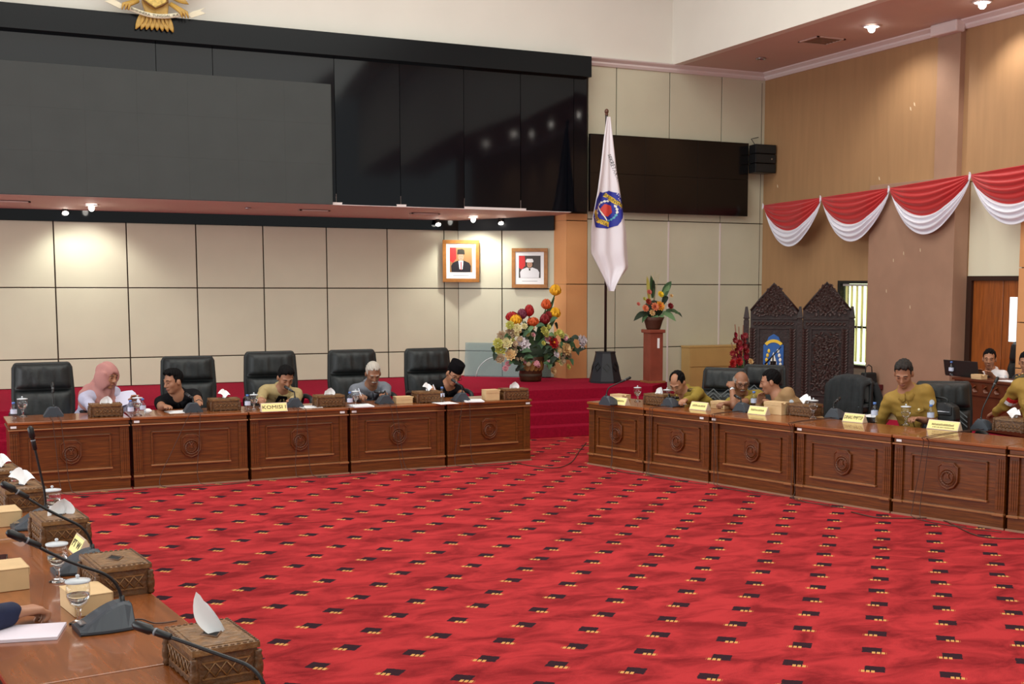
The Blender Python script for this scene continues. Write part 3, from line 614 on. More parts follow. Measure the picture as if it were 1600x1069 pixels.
for (ul, ur, ua, va, ve) in ((1170, 1245, 1206, 440, 484), (1252, 1326, 1288, 438, 482)):
    L_, R_ = Q(ul, ve), Q(ur, ve); Ap = Q(ua, va)
    out = [(L_[0], 0), (R_[0], 0), (R_[0], R_[1]), ((R_[0]+Ap[0])/2+.02, (R_[1]+Ap[1])/2-.02), Ap, ((L_[0]+Ap[0])/2-.02, (L_[1]+Ap[1])/2-.02), (L_[0], L_[1])]
    pn = part('panel', MB().prism(out, -.02, .02), CARVED, t, .004)
    gb = MB(); rnd = random.Random(int(ul))
    part('gable_rim', MB().tube([(L_[0], -.03, L_[1]), ((L_[0]+Ap[0])/2-.02, -.03, (L_[1]+Ap[1])/2-.02), (Ap[0], -.03, Ap[1]-.01), ((R_[0]+Ap[0])/2+.02, -.03, (R_[1]+Ap[1])/2-.02), (R_[0], -.03, R_[1])], .014, 6), CARVED, pn)
    W_ = R_[0]-L_[0]; cx_ = (L_[0]+R_[0])/2
    for k in range(170):
        z = rnd.uniform(L_[1]-.05, Ap[1]-.07); hw = (W_/2-.05)*min(1, (Ap[1]-z)/(Ap[1]-L_[1]))-.01
        if hw < .02: continue
        x = rnd.uniform(0, hw)
        a = rnd.uniform(0, 6.3)
        leafy(gb, cx_+x, z, .06, a, -.024); leafy(gb, cx_-x, z, .06, math.pi-a, -.024)
    o = part('gable_carving', gb, CV2, pn); o['kind'] = 'stuff'
    bz0, bz1 = .12, Q(0, 513)[1]; bx0, bx1 = L_[0]+.11, R_[0]-.11
    part('panel_moulding', MB().box(bx0, bx1, -.038, -.02, bz1, bz1+.022).box(bx0, bx1, -.038, -.02, bz0, bz0+.022).box(bx0, bx0+.022, -.038, -.02, bz0, bz1).box(bx1-.022, bx1, -.038, -.02, bz0, bz1).box(L_[0]+.02, R_[0]-.02, -.034, -.02, Q(0, 500)[1]+.02, Q(0, 500)[1]+.036), CARVED, pn, .003)
    bc = MB()
    for k in range(46):
        z = bz0+(bz1-bz0)*k/46
        for x in (L_[0]+.06, R_[0]-.06): leafy(bc, x-.02, z, .065, .8+(k % 2)*1.6, -.024)
    for k in range(20):
        x = L_[0]+.05+(W_-.1)*k/20; leafy(bc, x, bz1+.06, .06, .5+(k % 2)*1.4, -.024)
    o = part('border_carving', bc, CV2, pn); o['kind'] = 'stuff'
    if ul > 1200:
        fc = MB()
        for k in range(200):
            x = rnd.uniform(0, (bx1-bx0)/2-.06); z = rnd.uniform(bz0+.06, bz1-.07); a = rnd.uniform(0, 6.3)
            leafy(fc, cx_+x, z, .06, a, -.023); leafy(fc, cx_-x, z, .06, math.pi-a, -.023)
        o = part('field_carving', fc, CV2, pn); o['kind'] = 'stuff'
    else:
        c0 = Q(1207, 566); hw, hh = 16*sc1, 44*sc1
        sh = [(c0[0]+x*hw, c0[1]+z*hh) for x, z in ((-1, .62), (-.72, .70), (-.5, .92), (0, 1.03), (.5, .92), (.72, .70), (1, .62), (1, -.7), (.5, -.95), (0, -1.02), (-.5, -.95), (-1, -.7))][::-1]
        BLU = mat('crest blue', (44, 92, 160), .4)
        cr_ = part('painted_crest', MB().prism(sh, -.045, -.02), BLU, t, .004)
        y = -.047
        ab = lambda r0, r1, a0, a1, zc: [(c0[0]+x*hw, c0[1]+z*hw+zc*hh) for x, z in arcpoly(r0, r1, a0, a1, 8)]
        part('crest_band', MB().prism(ab(.85, 1.15, 40, 140, .42), y-.004, y+.002), EY, cr_)
        for s_ in (-1, 1):
            for k in range(7):
                zz = c0[1]+hh*(.42-.16*k); x = c0[0]+s_*hw*(.45+.25*math.sin(k/6*math.pi))
                part('crest_leaf', MB().ell((x, y, zz), (.022, .006, .03), 8), EW if s_ > 0 else EY, cr_)
        part('crest_figure', MB().prism([(c0[0]-.03, c0[1]-.2), (c0[0]+.03, c0[1]-.2), (c0[0]+.05, c0[1]), (c0[0], c0[1]+.16), (c0[0]-.05, c0[1])], y-.004, y+.002), EW, cr_)
for u, v in ((1163.5, 478), (1247.5, 477), (1328, 476)):
    x, z = Q(u, v); h_ = .04
    pm = MB().box(x-h_, x+h_, -h_, h_, 0, z-.20).box(x-h_*.8, x+h_*.8, -h_*.8, h_*.8, z-.20, z-.175).box(x-h_*1.1, x+h_*1.1, -h_*1.1, h_*1.1, z-.175, z-.155)
    pm.add([(x-h_, -h_, z-.155), (x+h_, -h_, z-.155), (x+h_, h_, z-.155), (x-h_, h_, z-.155), (x-h_*.45, -h_*.45, z), (x+h_*.45, -h_*.45, z), (x+h_*.45, h_*.45, z), (x-h_*.45, h_*.45, z)], [(4, 5, 6, 7), (0, 1, 5, 4), (1, 2, 6, 5), (2, 3, 7, 6), (3, 0, 4, 7)])
    part('post', pm, CARVED, t, .003)
ms = cv(1200, 560)-nn*.35
t = thing('boom_microphone', 'black boom microphone on stand in front of the blue painted crest', 'microphone', (ms.x, ms.y, PF))
za, zb2 = cv(1196, 567)-nn*.35, cv(1221, 540)-nn*.35
def lc(p): return (p.x-ms.x, p.y-ms.y, p.z-PF)
mc = (za+zb2)/2
part('boom', MB().tube([lc(za), lc(zb2)], [.013, .006], 8), BLACK, t)
part('stand_pole', MB().tube([(lc(mc)[0], lc(mc)[1], 0.02), (lc(mc)[0], lc(mc)[1], lc(mc)[2])], .011, 8), BLACK, t)
part('stand_base', MB().lathe([(.14, 0), (.14, .015), (.03, .03)], 20, (lc(mc)[0], lc(mc)[1], 0)), BLACK, t)
part('receiver_box', MB().box(lc(mc)[0]-.03, lc(mc)[0]+.04, lc(mc)[1]-.03, lc(mc)[1]+.03, lc(mc)[2]-.17, lc(mc)[2]-.08), BLACK, t, .006)
q0 = atY(1078, 541, 17.3); q1 = atY(1150, 541, 17.3)
t = thing('low_cupboard', 'low honey-coloured wooden cupboard standing against the panelled rear wall', 'cupboard', (q0.x, 17.3, 0))
HON = mat('honey veneer', (196, 158, 98), .45, var=.06, scale=3)
hw = q1.x-q0.x+.15
part('carcass', MB().box(0, hw, 0, .28, 0, q0.z-.03), HON, t, .004); part('top_board', MB().box(-.012, hw+.01, -.012, .28, q0.z-.03, q0.z), HON, t, .004)
zc_ = atY(1085, 574, 17.3).z
part('door', MB().box(.01, hw-.01, -.018, 0, zc_+.006, q0.z-.035), HON, t, .003); part('door', MB().box(.01, hw/2-.003, -.018, 0, .06, zc_-.004), HON, t, .003); part('door', MB().box(hw/2+.003, hw-.01, -.018, 0, .06, zc_-.004), HON, t, .003)
q = onst = atX(1340, 628, 11.3)
t = thing('small_stool', 'small dark red wooden stool with splayed legs beside the carved screen', 'stool', (11.25, q.y-.3, PF))
ST = mat('dark red stool paint', (84, 26, 30), .4)
hz = .33
part('seat', MB().box(-.15, .15, -.15, .15, hz-.07, hz), ST, t, .006)
for sx_ in (-1, 1):
    for sy_ in (-1, 1): part('leg', MB().tube([(sx_*.14, sy_*.14, 0), (sx_*.11, sy_*.11, hz-.06)], .018, 6), ST, t)
qb = MB(); 
t2 = thing('black_handbag', 'black bag standing on the dark red stool', 'bag', (11.25, q.y-.3, PF+hz))
part('body', MB().prism([(-.12, 0), (.12, 0), (.1, .17), (-.1, .17)], -.06, .06), LEATH, t2, .02); part('handle', MB().tube([(-.06, 0, .16), (-.05, 0, .25), (0, 0, .28), (.05, 0, .25), (.06, 0, .16)], .008, 6), LEATH, t2)

# ------------------------------------------------------------------ flower arrangements
GR1 = mat('leaf green', (60, 92, 58), .55, var=.2, scale=10); GR2 = mat('leaf pale green', (112, 150, 104), .55); GR3 = mat('dark leaf', (36, 52, 36), .6)
def cm_(nm, rgb): return mat('petal '+nm, rgb, .6, var=.12, scale=20)
def egg(t, loc, h, r, mt_, dirv=(0, 0, 1)):
    M_ = Matrix.Translation(loc) @ Vector(dirv).normalized().to_track_quat('Z', 'Y').to_matrix().to_4x4()
    b = MB(); b.M = M_; b.ell((0, 0, h*.45), (r*.8, r*.8, h*.5), 10)
    for ring, (zz, rr, k) in enumerate(((.0, 1.0, 7), (.15, .98, 7), (.3, .8, 6))):
        for i in range(k):
            a = 2*math.pi*(i+ring*.5)/k; c, s = math.cos(a), math.sin(a)
            b.leaf((c*r*.35, s*r*.35, zz*h), (c*r*.30, s*r*.30, min(1.02, zz+.75)*h), r*.5, bend=(c*r*.75*rr, s*r*.75*rr, 0), nrm=(c, s, 0), k=4)
    return part('tulip_bloom', b, mt_, t)
def bloom(t, loc, r, mt_, nm='bloom', dirv=(0, -1, .3), layers=3, core=None):
    M_ = Matrix.Translation(loc) @ Vector(dirv).normalized().to_track_quat('Z', 'Y').to_matrix().to_4x4()
    b = MB(); b.M = M_
    for l in range(layers):
        k = 9-l*2; rr = r*(1-.25*l); el = .15+.35*l
        for i in range(k):
            a = 2*math.pi*(i+.5*l)/k; c, s = math.cos(a), math.sin(a)
            b.leaf((c*r*.1, s*r*.1, l*r*.06), (c*rr*math.cos(el), s*rr*math.cos(el), rr*math.sin(el)+l*r*.06), r*.34, nrm=(0, 0, 1), k=4, cup=.3, tipw=.55)
    o = part(nm, b, mt_, t)
    if core: cb = MB(); cb.M = M_; cb.ell((0, 0, r*.2), (r*.22, r*.22, r*.2), 8); part('flower_centre', cb, core, o)
    return o
def leafpart(t, a, b, wd, mt_, bend=(0, 0, .03), nrm=(0, -1, .5)): return part('leaf', MB().leaf(a, b, wd, bend, nrm, k=5), mt_, t)
# the large bouquet on the deck
q = atZ(829, 587, DZ); VY = 17.35
q = atY(829, 587, VY); VX = q.x; m1 = (atY(830, 500, VY)-atY(829, 500, VY)).length; vz = q.z
t = thing('flower_arrangement', 'large mixed bouquet with red and yellow tulips in brown painted vase on deck', 'flowers', (VX, VY, DZ))
def V(u, v, dy=0): return Vector(((u-829)*m1, dy, (587-v)*m1))
VASE = mat('brown vase glaze', (62, 36, 20), .35, var=.3, scale=8)
hv = 36*m1
part('vase', MB().lathe([(15*m1, 0), (16*m1, hv*.1), (17*m1, hv*.5), (20*m1, hv), (18.5*m1, hv), (15*m1, hv*.6)], 24), VASE, t)
for k in range(7):
    a = R(-150+k*20); part('vase_motif', MB().leaf((math.cos(a)*17.5*m1, math.sin(a)*17.5*m1, hv*.45), (math.cos(a+.2)*19.5*m1, math.sin(a+.2)*19.5*m1, hv*.85), .04, nrm=(math.cos(a), math.sin(a), 0)), mat('dull gilt', (124, 88, 40), .5), t)
part('vase_band', MB().lathe([(16.3*m1, hv*.2), (16.9*m1, hv*.22), (17*m1, hv*.3), (16.6*m1, hv*.32)], 24, cap=False), SEAM, t)
RED, YEL, ORG, MAU, MAR = cm_('red', (168, 26, 28)), cm_('yellow', (236, 172, 30)), cm_('orange red', (206, 84, 34)), cm_('mauve', (120, 50, 72)), cm_('maroon', (128, 22, 26))
for u, v, h, r, mt_ in ((867, 463, 16, 7.5, YEL), (853, 483, 15, 6.5, ORG), (866, 496, 16, 7.5, YEL), (827, 493, 17, 6, RED), (816, 497, 15, 6, MAU), (801, 500, 14, 8, RED), (803, 505, 15, 7.5, YEL), (829, 507, 13, 7.5, ORG), (847, 504, 15, 6.5, MAR), (855, 500, 15, 6.5, MAR)):
    p = V(u, v, -.10 if v > 500 else 0); base = Vector((0, 0, hv)); dv = (p-base); 
    egg(t, p, h*m1, r*m1, mt_, (dv.x*.4, 0, 1))
    part('stem', MB().tube([base+Vector((0, 0, -.05)), base.lerp(p, .5)+Vector((0, 0, .04)), p], .01, 6), GR1, t)
    leafpart(t, base.lerp(p, .35), base.lerp(p, .97)+Vector((random.uniform(-.03, .03), -.03, 0)), .045, GR1, nrm=(.3, -1, 0))
WH, PK, CRM, LIM, PCH, BEI = cm_('white', (228, 218, 222)), cm_('pink', (206, 140, 150)), cm_('cream', (226, 214, 160)), cm_('lime', (190, 186, 92)), cm_('peach', (222, 186, 130)), cm_('beige rose', (176, 150, 120))
for u, v, r, mt_, cr in ((812, 533, 11, WH, None), (806, 528, 8, WH, None), (856, 531, 10, RED, YEL), (849, 525, 7, PK, None), (785, 530, 9, CRM, None), (778, 540, 9, LIM, None), (780, 520, 8, BEI, None), (793, 516, 9, BEI, None), (800, 509, 7, CRM, None), (772, 530, 8, LIM, None), (776, 552, 8, BEI, None), (790, 547, 9, PCH, None), (787, 560, 5, PK, None), (795, 541, 8, BEI, None), (875, 540, 11, PCH, None), (868, 519, 7, LIM, None), (878, 524, 7, CRM, None), (842, 513, 7, LIM, None), (846, 518, 6, LIM, None), (898, 530, 11, WH, None), (904, 528, 8, WH, None), (870, 560, 6, CRM, None), (878, 566, 5, LIM, None), (859, 572, 6, PCH, None), (862, 548, 6, WH, None), (840, 531, 4, LIM, None), (814, 497+10, 5, CRM, None), (790, 505, 7, LIM, None), (884, 550, 7, BEI, None), (782, 566, 5, PK, None)):
    p = V(u, v, -random.uniform(.12, .26)); bloom(t, p, r*m1, mt_, 'blossom', ((u-829)*.012, -1, .35), core=cr)
for u, v in ((798, 556), (806, 562), (812, 552), (820, 548), (828, 552), (836, 550), (845, 556), (852, 560), (866, 552), (880, 535), (886, 530), (892, 540), (900, 545), (802, 570), (842, 545), (858, 545), (808, 543), (770, 545), (890, 525), (872, 530)):
    for k in range(2):
        p = V(u, v, -random.uniform(.08, .22)); a = random.uniform(0, 6.28); leafpart(t, p, p+Vector((math.cos(a)*.14, -.05, math.sin(a)*.11)), .04, random.choice((GR3, GR1, GR3)))
rn = random.Random(5)
for k in range(46):
    a = rn.uniform(0, 6.28); rr = rn.uniform(.55, 1.0); u, v = 833+54*math.cos(a)*rr, 537+33*math.sin(a)*rr
    p = V(u, v, -rn.uniform(.10, .24)); bloom(t, p, rn.uniform(3.5, 6)*m1, rn.choice((CRM, BEI, LIM, PCH, WH, PK, BEI, CRM)), 'small_blossom', (rn.uniform(-.6, .6), -1, .4), layers=2)
    p = V(u+rn.uniform(-8, 8), v+rn.uniform(-8, 8), -rn.uniform(.06, .2)); a = rn.uniform(0, 6.28); leafpart(t, p, p+Vector((math.cos(a)*.13, -.05, math.sin(a)*.11)), .032, rn.choice((GR1, GR3, GR2)))
fb = MB(); fb.ell((0, -.02, 42*m1), (38*m1, .16, 18*m1), 12); o = part('foliage_mass', fb, GR3, t)
for u, v in ((812, 545), (800, 535), (830, 535), (850, 520), (820, 520), (865, 535), (785, 535)):
    leafpart(t, Vector((0, -.1, hv)), V(u, v, -.2), .05, GR1)
# bouquet on the pedestal
t = thing('flower_pedestal', 'slim reddish brown wooden pedestal under the small bouquet on deck', 'pedestal', (8.93, 16.42, DZ))
m2 = (atY(1020, 560, 16.42)-atY(1019, 560, 16.42)).length; PH = 73*m2
PED = mat('reddish pedestal wood', (134, 66, 50), .4, var=.15, scale=6)
part('shaft', MB().box(-10*m2, 10*m2, -10*m2, 10*m2, .02, PH-.05), PED, t, .004); part('cap', MB().box(-12.5*m2, 12.5*m2, -12.5*m2, 12.5*m2, PH-.05, PH), PED, t, .008)
part('foot', MB().box(-13*m2, 13*m2, -13*m2, 13*m2, 0, .03), WOODLT, t, .003); part('paper_label', MB().box(1*m2, 4.5*m2, -10.3*m2, -10*m2, PH-.28, PH-.13), PAPER, t)
t = thing('flower_arrangement', 'small bouquet of orange lilies and tall leaves in brown vase on pedestal', 'flowers', (8.93, 16.42, DZ+PH))
def V2(u, v, dy=0): return Vector(((u-1012.5)*m2, dy, (523-v)*m2))
part('vase', MB().lathe([(9*m2, 0), (10*m2, 2*m2), (13*m2, 12*m2), (15.5*m2, 17*m2), (13*m2, 16*m2)], 20), mat('dark wicker vase', (74, 40, 24), .6, bump=.4, scale=60), t)
for a, b, wd, mt_ in (((1004, 485), (997, 450), 3, LIM), ((1009, 480), (1003, 449), 3.6, GR1), ((1010, 478), (1007, 455), 3, GR3), ((1024, 480), (1035, 457), 5, GR1), ((1026, 482), (1032, 462), 4, GR2), ((1000, 500), (977, 511), 4, GR3), ((1001, 502), (990, 514), 3, GR1), ((1008, 505), (1016, 512), 5, GR2), ((1020, 504), (1023, 509), 4, GR2), ((1025, 500), (1043, 512), 5, GR2), ((1030, 497), (1050, 503), 3, GR1), ((1045, 501), (1053, 507), 2, GR3), ((1025, 488), (1030, 478), 4, GR3)):
    leafpart(t, V2(*a, -.04), V2(*b, -.1), wd*m2, mt_)
for k, (u, v) in enumerate(((1010, 446), (1014, 444), (1018, 448), (1021, 447))): part('dry_twig', MB().tube([V2(1013, 490), V2((1013+u)/2, 465), V2(u, v)], .003, 5), mat('dry twig', (176, 160, 120), .7), t)
for u, v, r, mt_, cr in ((1017, 491, 7.5, cm_('amber', (226, 150, 50)), ORG), (1008, 492, 6.5, cm_('salmon', (222, 130, 90)), MAR), (995, 494, 5.5, cm_('salmon', (222, 130, 90)), None), (1000, 485, 5, cm_('rust', (150, 50, 30)), None), (1005, 500, 5, PCH, None), (1018, 475, 5, cm_('bright yellow', (236, 200, 40)), None), (1033, 491, 5, MAR, None), (1000, 472, 4, cm_('coral', (208, 110, 96)), None), (983, 488, 3, cm_('coral', (208, 110, 96)), None), (1034, 477, 3, PCH, None), (994, 481, 3, LIM, None)):
    bloom(t, V2(u, v, -random.uniform(.08, .14)), r*m2, mt_, 'blossom', (0, -1, .4), core=cr)
part('foliage_mass', MB().ell((0, 0, 28*m2), (16*m2, .1, 12*m2), 10), GR3, t)
# red gladiolus in front of the cupboard
q = atX(1157, 600, 9.9); 
q = atY(1157, 600, 15.4); m3 = (atY(1158, 560, 15.4)-atY(1157, 560, 15.4)).length
hg = q.z
t = thing('flower_arrangement', 'tall red gladiolus bouquet standing before the honey cupboard and carved screen', 'flowers', (q.x, 15.4, 0))
def V3(u, v, dy=0): return Vector(((u-1157)*m3, dy, (600-v)*m3+hg))
part('vase', MB().lathe([(.10, 0), (.12, .1), (.16, hg*.6), (.12, hg*.9), (.15, hg)], 18), VASE, t)
for u, vt in ((1147, 521), (1153, 524), (1160, 522), (1165, 535), (1142, 545)):
    part('stem', MB().tube([V3(1157, 600), V3(u, vt)], .008, 5), mat('gladiolus stem', (128, 84, 62), .6), t)
    for k in range(5): bloom(t, V3(u+random.uniform(-3, 3), vt+14+k*7, -.04), 4.8*m3, random.choice((MAR, cm_('crimson', (150, 24, 50)), cm_('dusky red', (132, 40, 44)))), 'blossom', (random.uniform(-1, 1), -1, .2), layers=2)
for u, v, r, mt_ in ((1140, 572, 6, RED), (1137, 580, 6, MAR), (1172, 578, 6, LIM), (1168, 570, 5, PCH), (1150, 570, 6, RED), (1164, 582, 6, YEL), (1174, 565, 4, BEI), (1146, 585, 6, PCH)): bloom(t, V3(u, v, -.08), r*m3, mt_, 'blossom')
for k in range(14): p = V3(random.uniform(1138, 1174), random.uniform(550, 590), -.03); leafpart(t, V3(1157, 598), p, .035, random.choice((GR1, GR2)))
# translucent sheet leaning on the alcove side wall
c1 = Pa+sd*.12; c2 = Pa+sd*(ln*.98)
t = thing('acrylic_sheet', 'bluish translucent sheet with faint arch leaning on the wall behind the large bouquet', 'sheet', (0, 0, 0))
ACR = mat('bluish acrylic', (176, 196, 206), .15); thin_glass(ACR, (.78, .85, .88, 1), .14)
zt2 = 1.12
mb = MB(); off = nr*.035
e0, e1 = Vector((c1.x, c1.y))+nr*.12, Vector((c2.x, c2.y))+nr*.12; f0, f1 = Vector((c1.x, c1.y))+off, Vector((c2.x, c2.y))+off
def slab(mb, A_, B_, C_, D_, th):
    n_ = (B_-A_).cross(D_-A_).normalized()*th; vs_ = [A_, B_, C_, D_, A_+n_, B_+n_, C_+n_, D_+n_]
    return mb.add(vs_, [(0, 3, 2, 1), (4, 5, 6, 7), (0, 1, 5, 4), (1, 2, 6, 5), (2, 3, 7, 6), (3, 0, 4, 7)])
part('sheet', slab(MB(), Vector((e0.x, e0.y, DZ)), Vector((e1.x, e1.y, DZ)), Vector((f1.x, f1.y, zt2)), Vector((f0.x, f0.y, zt2)), .006), ACR, t)
ap = []
for i in range(15):
    a = math.pi*i/14; s = .42-.28*math.cos(a); k = .62*math.sin(a); b2 = e0.lerp(e1, s).lerp(f0.lerp(f1, s), k)+nr*.012; ap.append((b2.x, b2.y, DZ+(zt2-DZ)*k))
part('arch_line', MB().tube(ap, .006, 6), mat('pale arch line', (214, 224, 228), .4), t)

# ------------------------------------------------------------------ desks
def emblem_mesh():
    b = MB(); w_, h_ = .098, .125
    out = [(-w_*.8, h_*.8), (-w_*.55, h_), (w_*.55, h_), (w_*.8, h_*.8), (w_, h_*.7), (w_, -h_*.35), (w_*.62, -h_*.8), (0, -h_), (-w_*.62, -h_*.8), (-w_, -h_*.35), (-w_, h_*.7)][::-1]
    b.prism(out, -.016, .004)
    b.tube([(x*.93, -.017, z*.93) for x, z in out+out[:1]], .007, 6, cap=False)
    for r in (.074, .05): b.tube([(r*math.cos(a), -.019, r*math.sin(a)-.012) for a in (2*math.pi*i/20 for i in range(21))], .0055, 6, cap=False)
    for k in range(18):
        a = 2*math.pi*k/18; r = .062; b.leaf((r*math.cos(a), -.018, r*math.sin(a)-.012), (.064*math.cos(a+.4), -.022, .064*math.sin(a+.4)-.012), .012, nrm=(0, -1, 0), k=2, cup=.8)
    b.box(-.035, .035, -.024, -.014, -.045, -.036); b.box(-.03, .03, -.024, -.014, -.03, -.024)
    b.prism([(-.02, -.022), (.0, .03), (.02, -.022)][::-1], -.026, -.014); b.tube([(-.016, -.022, -.02), (.018, -.022, .03)], .005, 5); b.tube([(.02, -.022, -.02), (-.014, -.022, .03)], .005, 5)
    b.box(-.06, .06, -.024, -.014, h_*.74, h_*.9)
    return b.mesh('carved_emblem', [mat('emblem carving', (98, 50, 18), .4, var=.2, scale=30)])
EMB = emblem_mesh(); DM = {}
def desk_parts(w_, dp):
    key = (round(w_, 3), dp)
    if key in DM: return DM[key]
    g = .018; L = []
    t_ = MB().box(g*.3, w_-g*.3, -.035, dp, .700, T)
    L.append(('desk_top', t_.mesh('desk_top', WOODTOP), .006))
    a_ = MB().box(g, w_-g, -.02, dp-.02, .658, .700).box(g*.5, w_-g*.5, -.034, dp-.01, .640, .658)
    L.append(('apron', a_.mesh('apron', WOOD), .004))
    L.append(('apron_moulding', MB().box(g*.4, w_-g*.4, -.040, -.02, .642, .655).mesh('apron_moulding', WOODLT), .004))
    L.append(('front_panel', MB().box(g+.01, w_-g-.01, .012, .032, .02, .645).mesh('front_panel', WOOD), 0))
    x0, x1, z0, z1, b = .165*w_, .835*w_, .225, .572, .018
    L.append(('panel_frame', MB().box(x0, x1, -.008, .014, z1-b, z1).box(x0, x0+b, -.008, .014, z0, z1).box(x1-b, x1, -.008, .014, z0, z1).mesh('panel_frame', WOOD), .004))
    L.append(('panel_sill', MB().box(x0-.006, x1+.006, -.016, .014, z0-.008, z0+.010).mesh('panel_sill', WOODLT), .004))
    for xa in (g, w_-g-.085):
        m_ = MB().box(xa, xa+.085, -.012, .03, .11, .645)
        for k in range(3): m_.box(xa+.016+k*.020, xa+.029+k*.020, -.018, -.01, .17, .61)
        L.append(('pilaster', m_.mesh('pilaster', WOOD), .003))
    L.append(('plinth', MB().box(g, w_-g, -.016, dp-.03, .0, .118).mesh('plinth', WOOD), .002))
    pm = MB().box(g, w_-g, -.024, .02, .118, .134).box(g-.004, g+.10, -.036, .02, .116, .136).box(w_-g-.10, w_-g+.004, -.036, .02, .116, .136)
    L.append(('plinth_moulding', pm.mesh('plinth_moulding', WOODLT), .003))
    L.append(('floor_strip', MB().box(g*.4, w_-g*.4, -.03, -.014, 0, .016).mesh('floor_strip', mat('dusty strip', (150, 112, 88), .6)), 0))
    for xa in (g+.004, w_-g-.026): L.append(('side_panel', MB().box(xa, xa+.022, .03, dp-.03, .1, .645).mesh('side_panel', WOOD), 0))
    DM[key] = L; return L
STK = MB().box(-.026, .026, -.0225, -.0195, -.011, .011).mesh('sticker', PAPER)
def desk(P0, P1, label, group, dp=.62, stick=()):
    P0, P1 = Vector((P0[0], P0[1], 0)), Vector((P1[0], P1[1], 0)); d = P1-P0; w_ = d.length
    t = thing('conference_desk', label, 'desk', P0, math.atan2(d.y, d.x), group)
    for nm, me, bv in desk_parts(w_, dp): part(nm, me, None, t, bv)
    part('carved_emblem', EMB, None, t, 0, loc=(w_/2, .008, .405))
    for s in stick: part('number_sticker', STK, None, t, 0, label='small white sticker', loc=(s*w_, 0, .680))
    return t
LX = [(.035, 13.03), (1.155, 13.085), (2.315, 13.10), (3.395, 13.165), (4.515, 13.20), (5.605, 13.295)]
lb = ['carved wooden desk at the outer end of rear row, before the empty black chair', 'carved wooden desk in the rear row before the man in black short-sleeved shirt', 'carved wooden desk in the rear row bearing the nameplate KOMISI I', 'carved wooden desk in the rear row before the white-haired man writing', 'carved wooden desk ending the rear row beside the steps, before the man in black cap']
for i in range(5): desk(LX[i], LX[i+1], lb[i], 'conference desks', stick=((.05,), (.05,), (.93,), (.05,), (.95,))[i])
RX = [(6.09, 12.74), (6.37, 11.87), (6.67, 10.98), (6.985, 9.90), (7.315, 8.84), (7.69, 7.80), (8.09, 6.76)]
lb = ['carved wooden desk nearest the steps, before the balding man bent low', 'carved wooden desk before the grey-haired man resting his cheek on a hand', 'carved wooden desk before the man in light brown uniform turned sideways', 'carved wooden desk bearing the nameplate DINAS PMPTSP', 'carved wooden desk bearing the black bag and a two-line nameplate', 'carved wooden desk cut by the photo edge, before the officer with flag patch']
for i in range(6): desk(RX[i], RX[i+1], lb[i], 'conference desks', stick=((), (.88,), (.05,), (.05,), (.06,), ())[i])
an = Vector((-.1445, .9895, 0)); nn_ = Vector((.9895, .1445, 0)); E0 = Vector((.565, 5.36, 0))
def FG(t_, back=0): p = E0+an*t_-nn_*back; return p
ts = [-2.12, -.80, 1.84, 3.16, 4.48]
lb = ['nearest carved desk, its light seam and top just entering the photo', 'long foreground carved desk bearing the notepad, phone and full water goblets', 'foreground carved desk bearing the drooping-tissue box and third microphone', 'foreground carved desk furthest along the row, almost wholly outside the photo']
for i in range(4): desk(FG(ts[i]), FG(ts[i+1]), lb[i], 'conference desks', dp=.70)

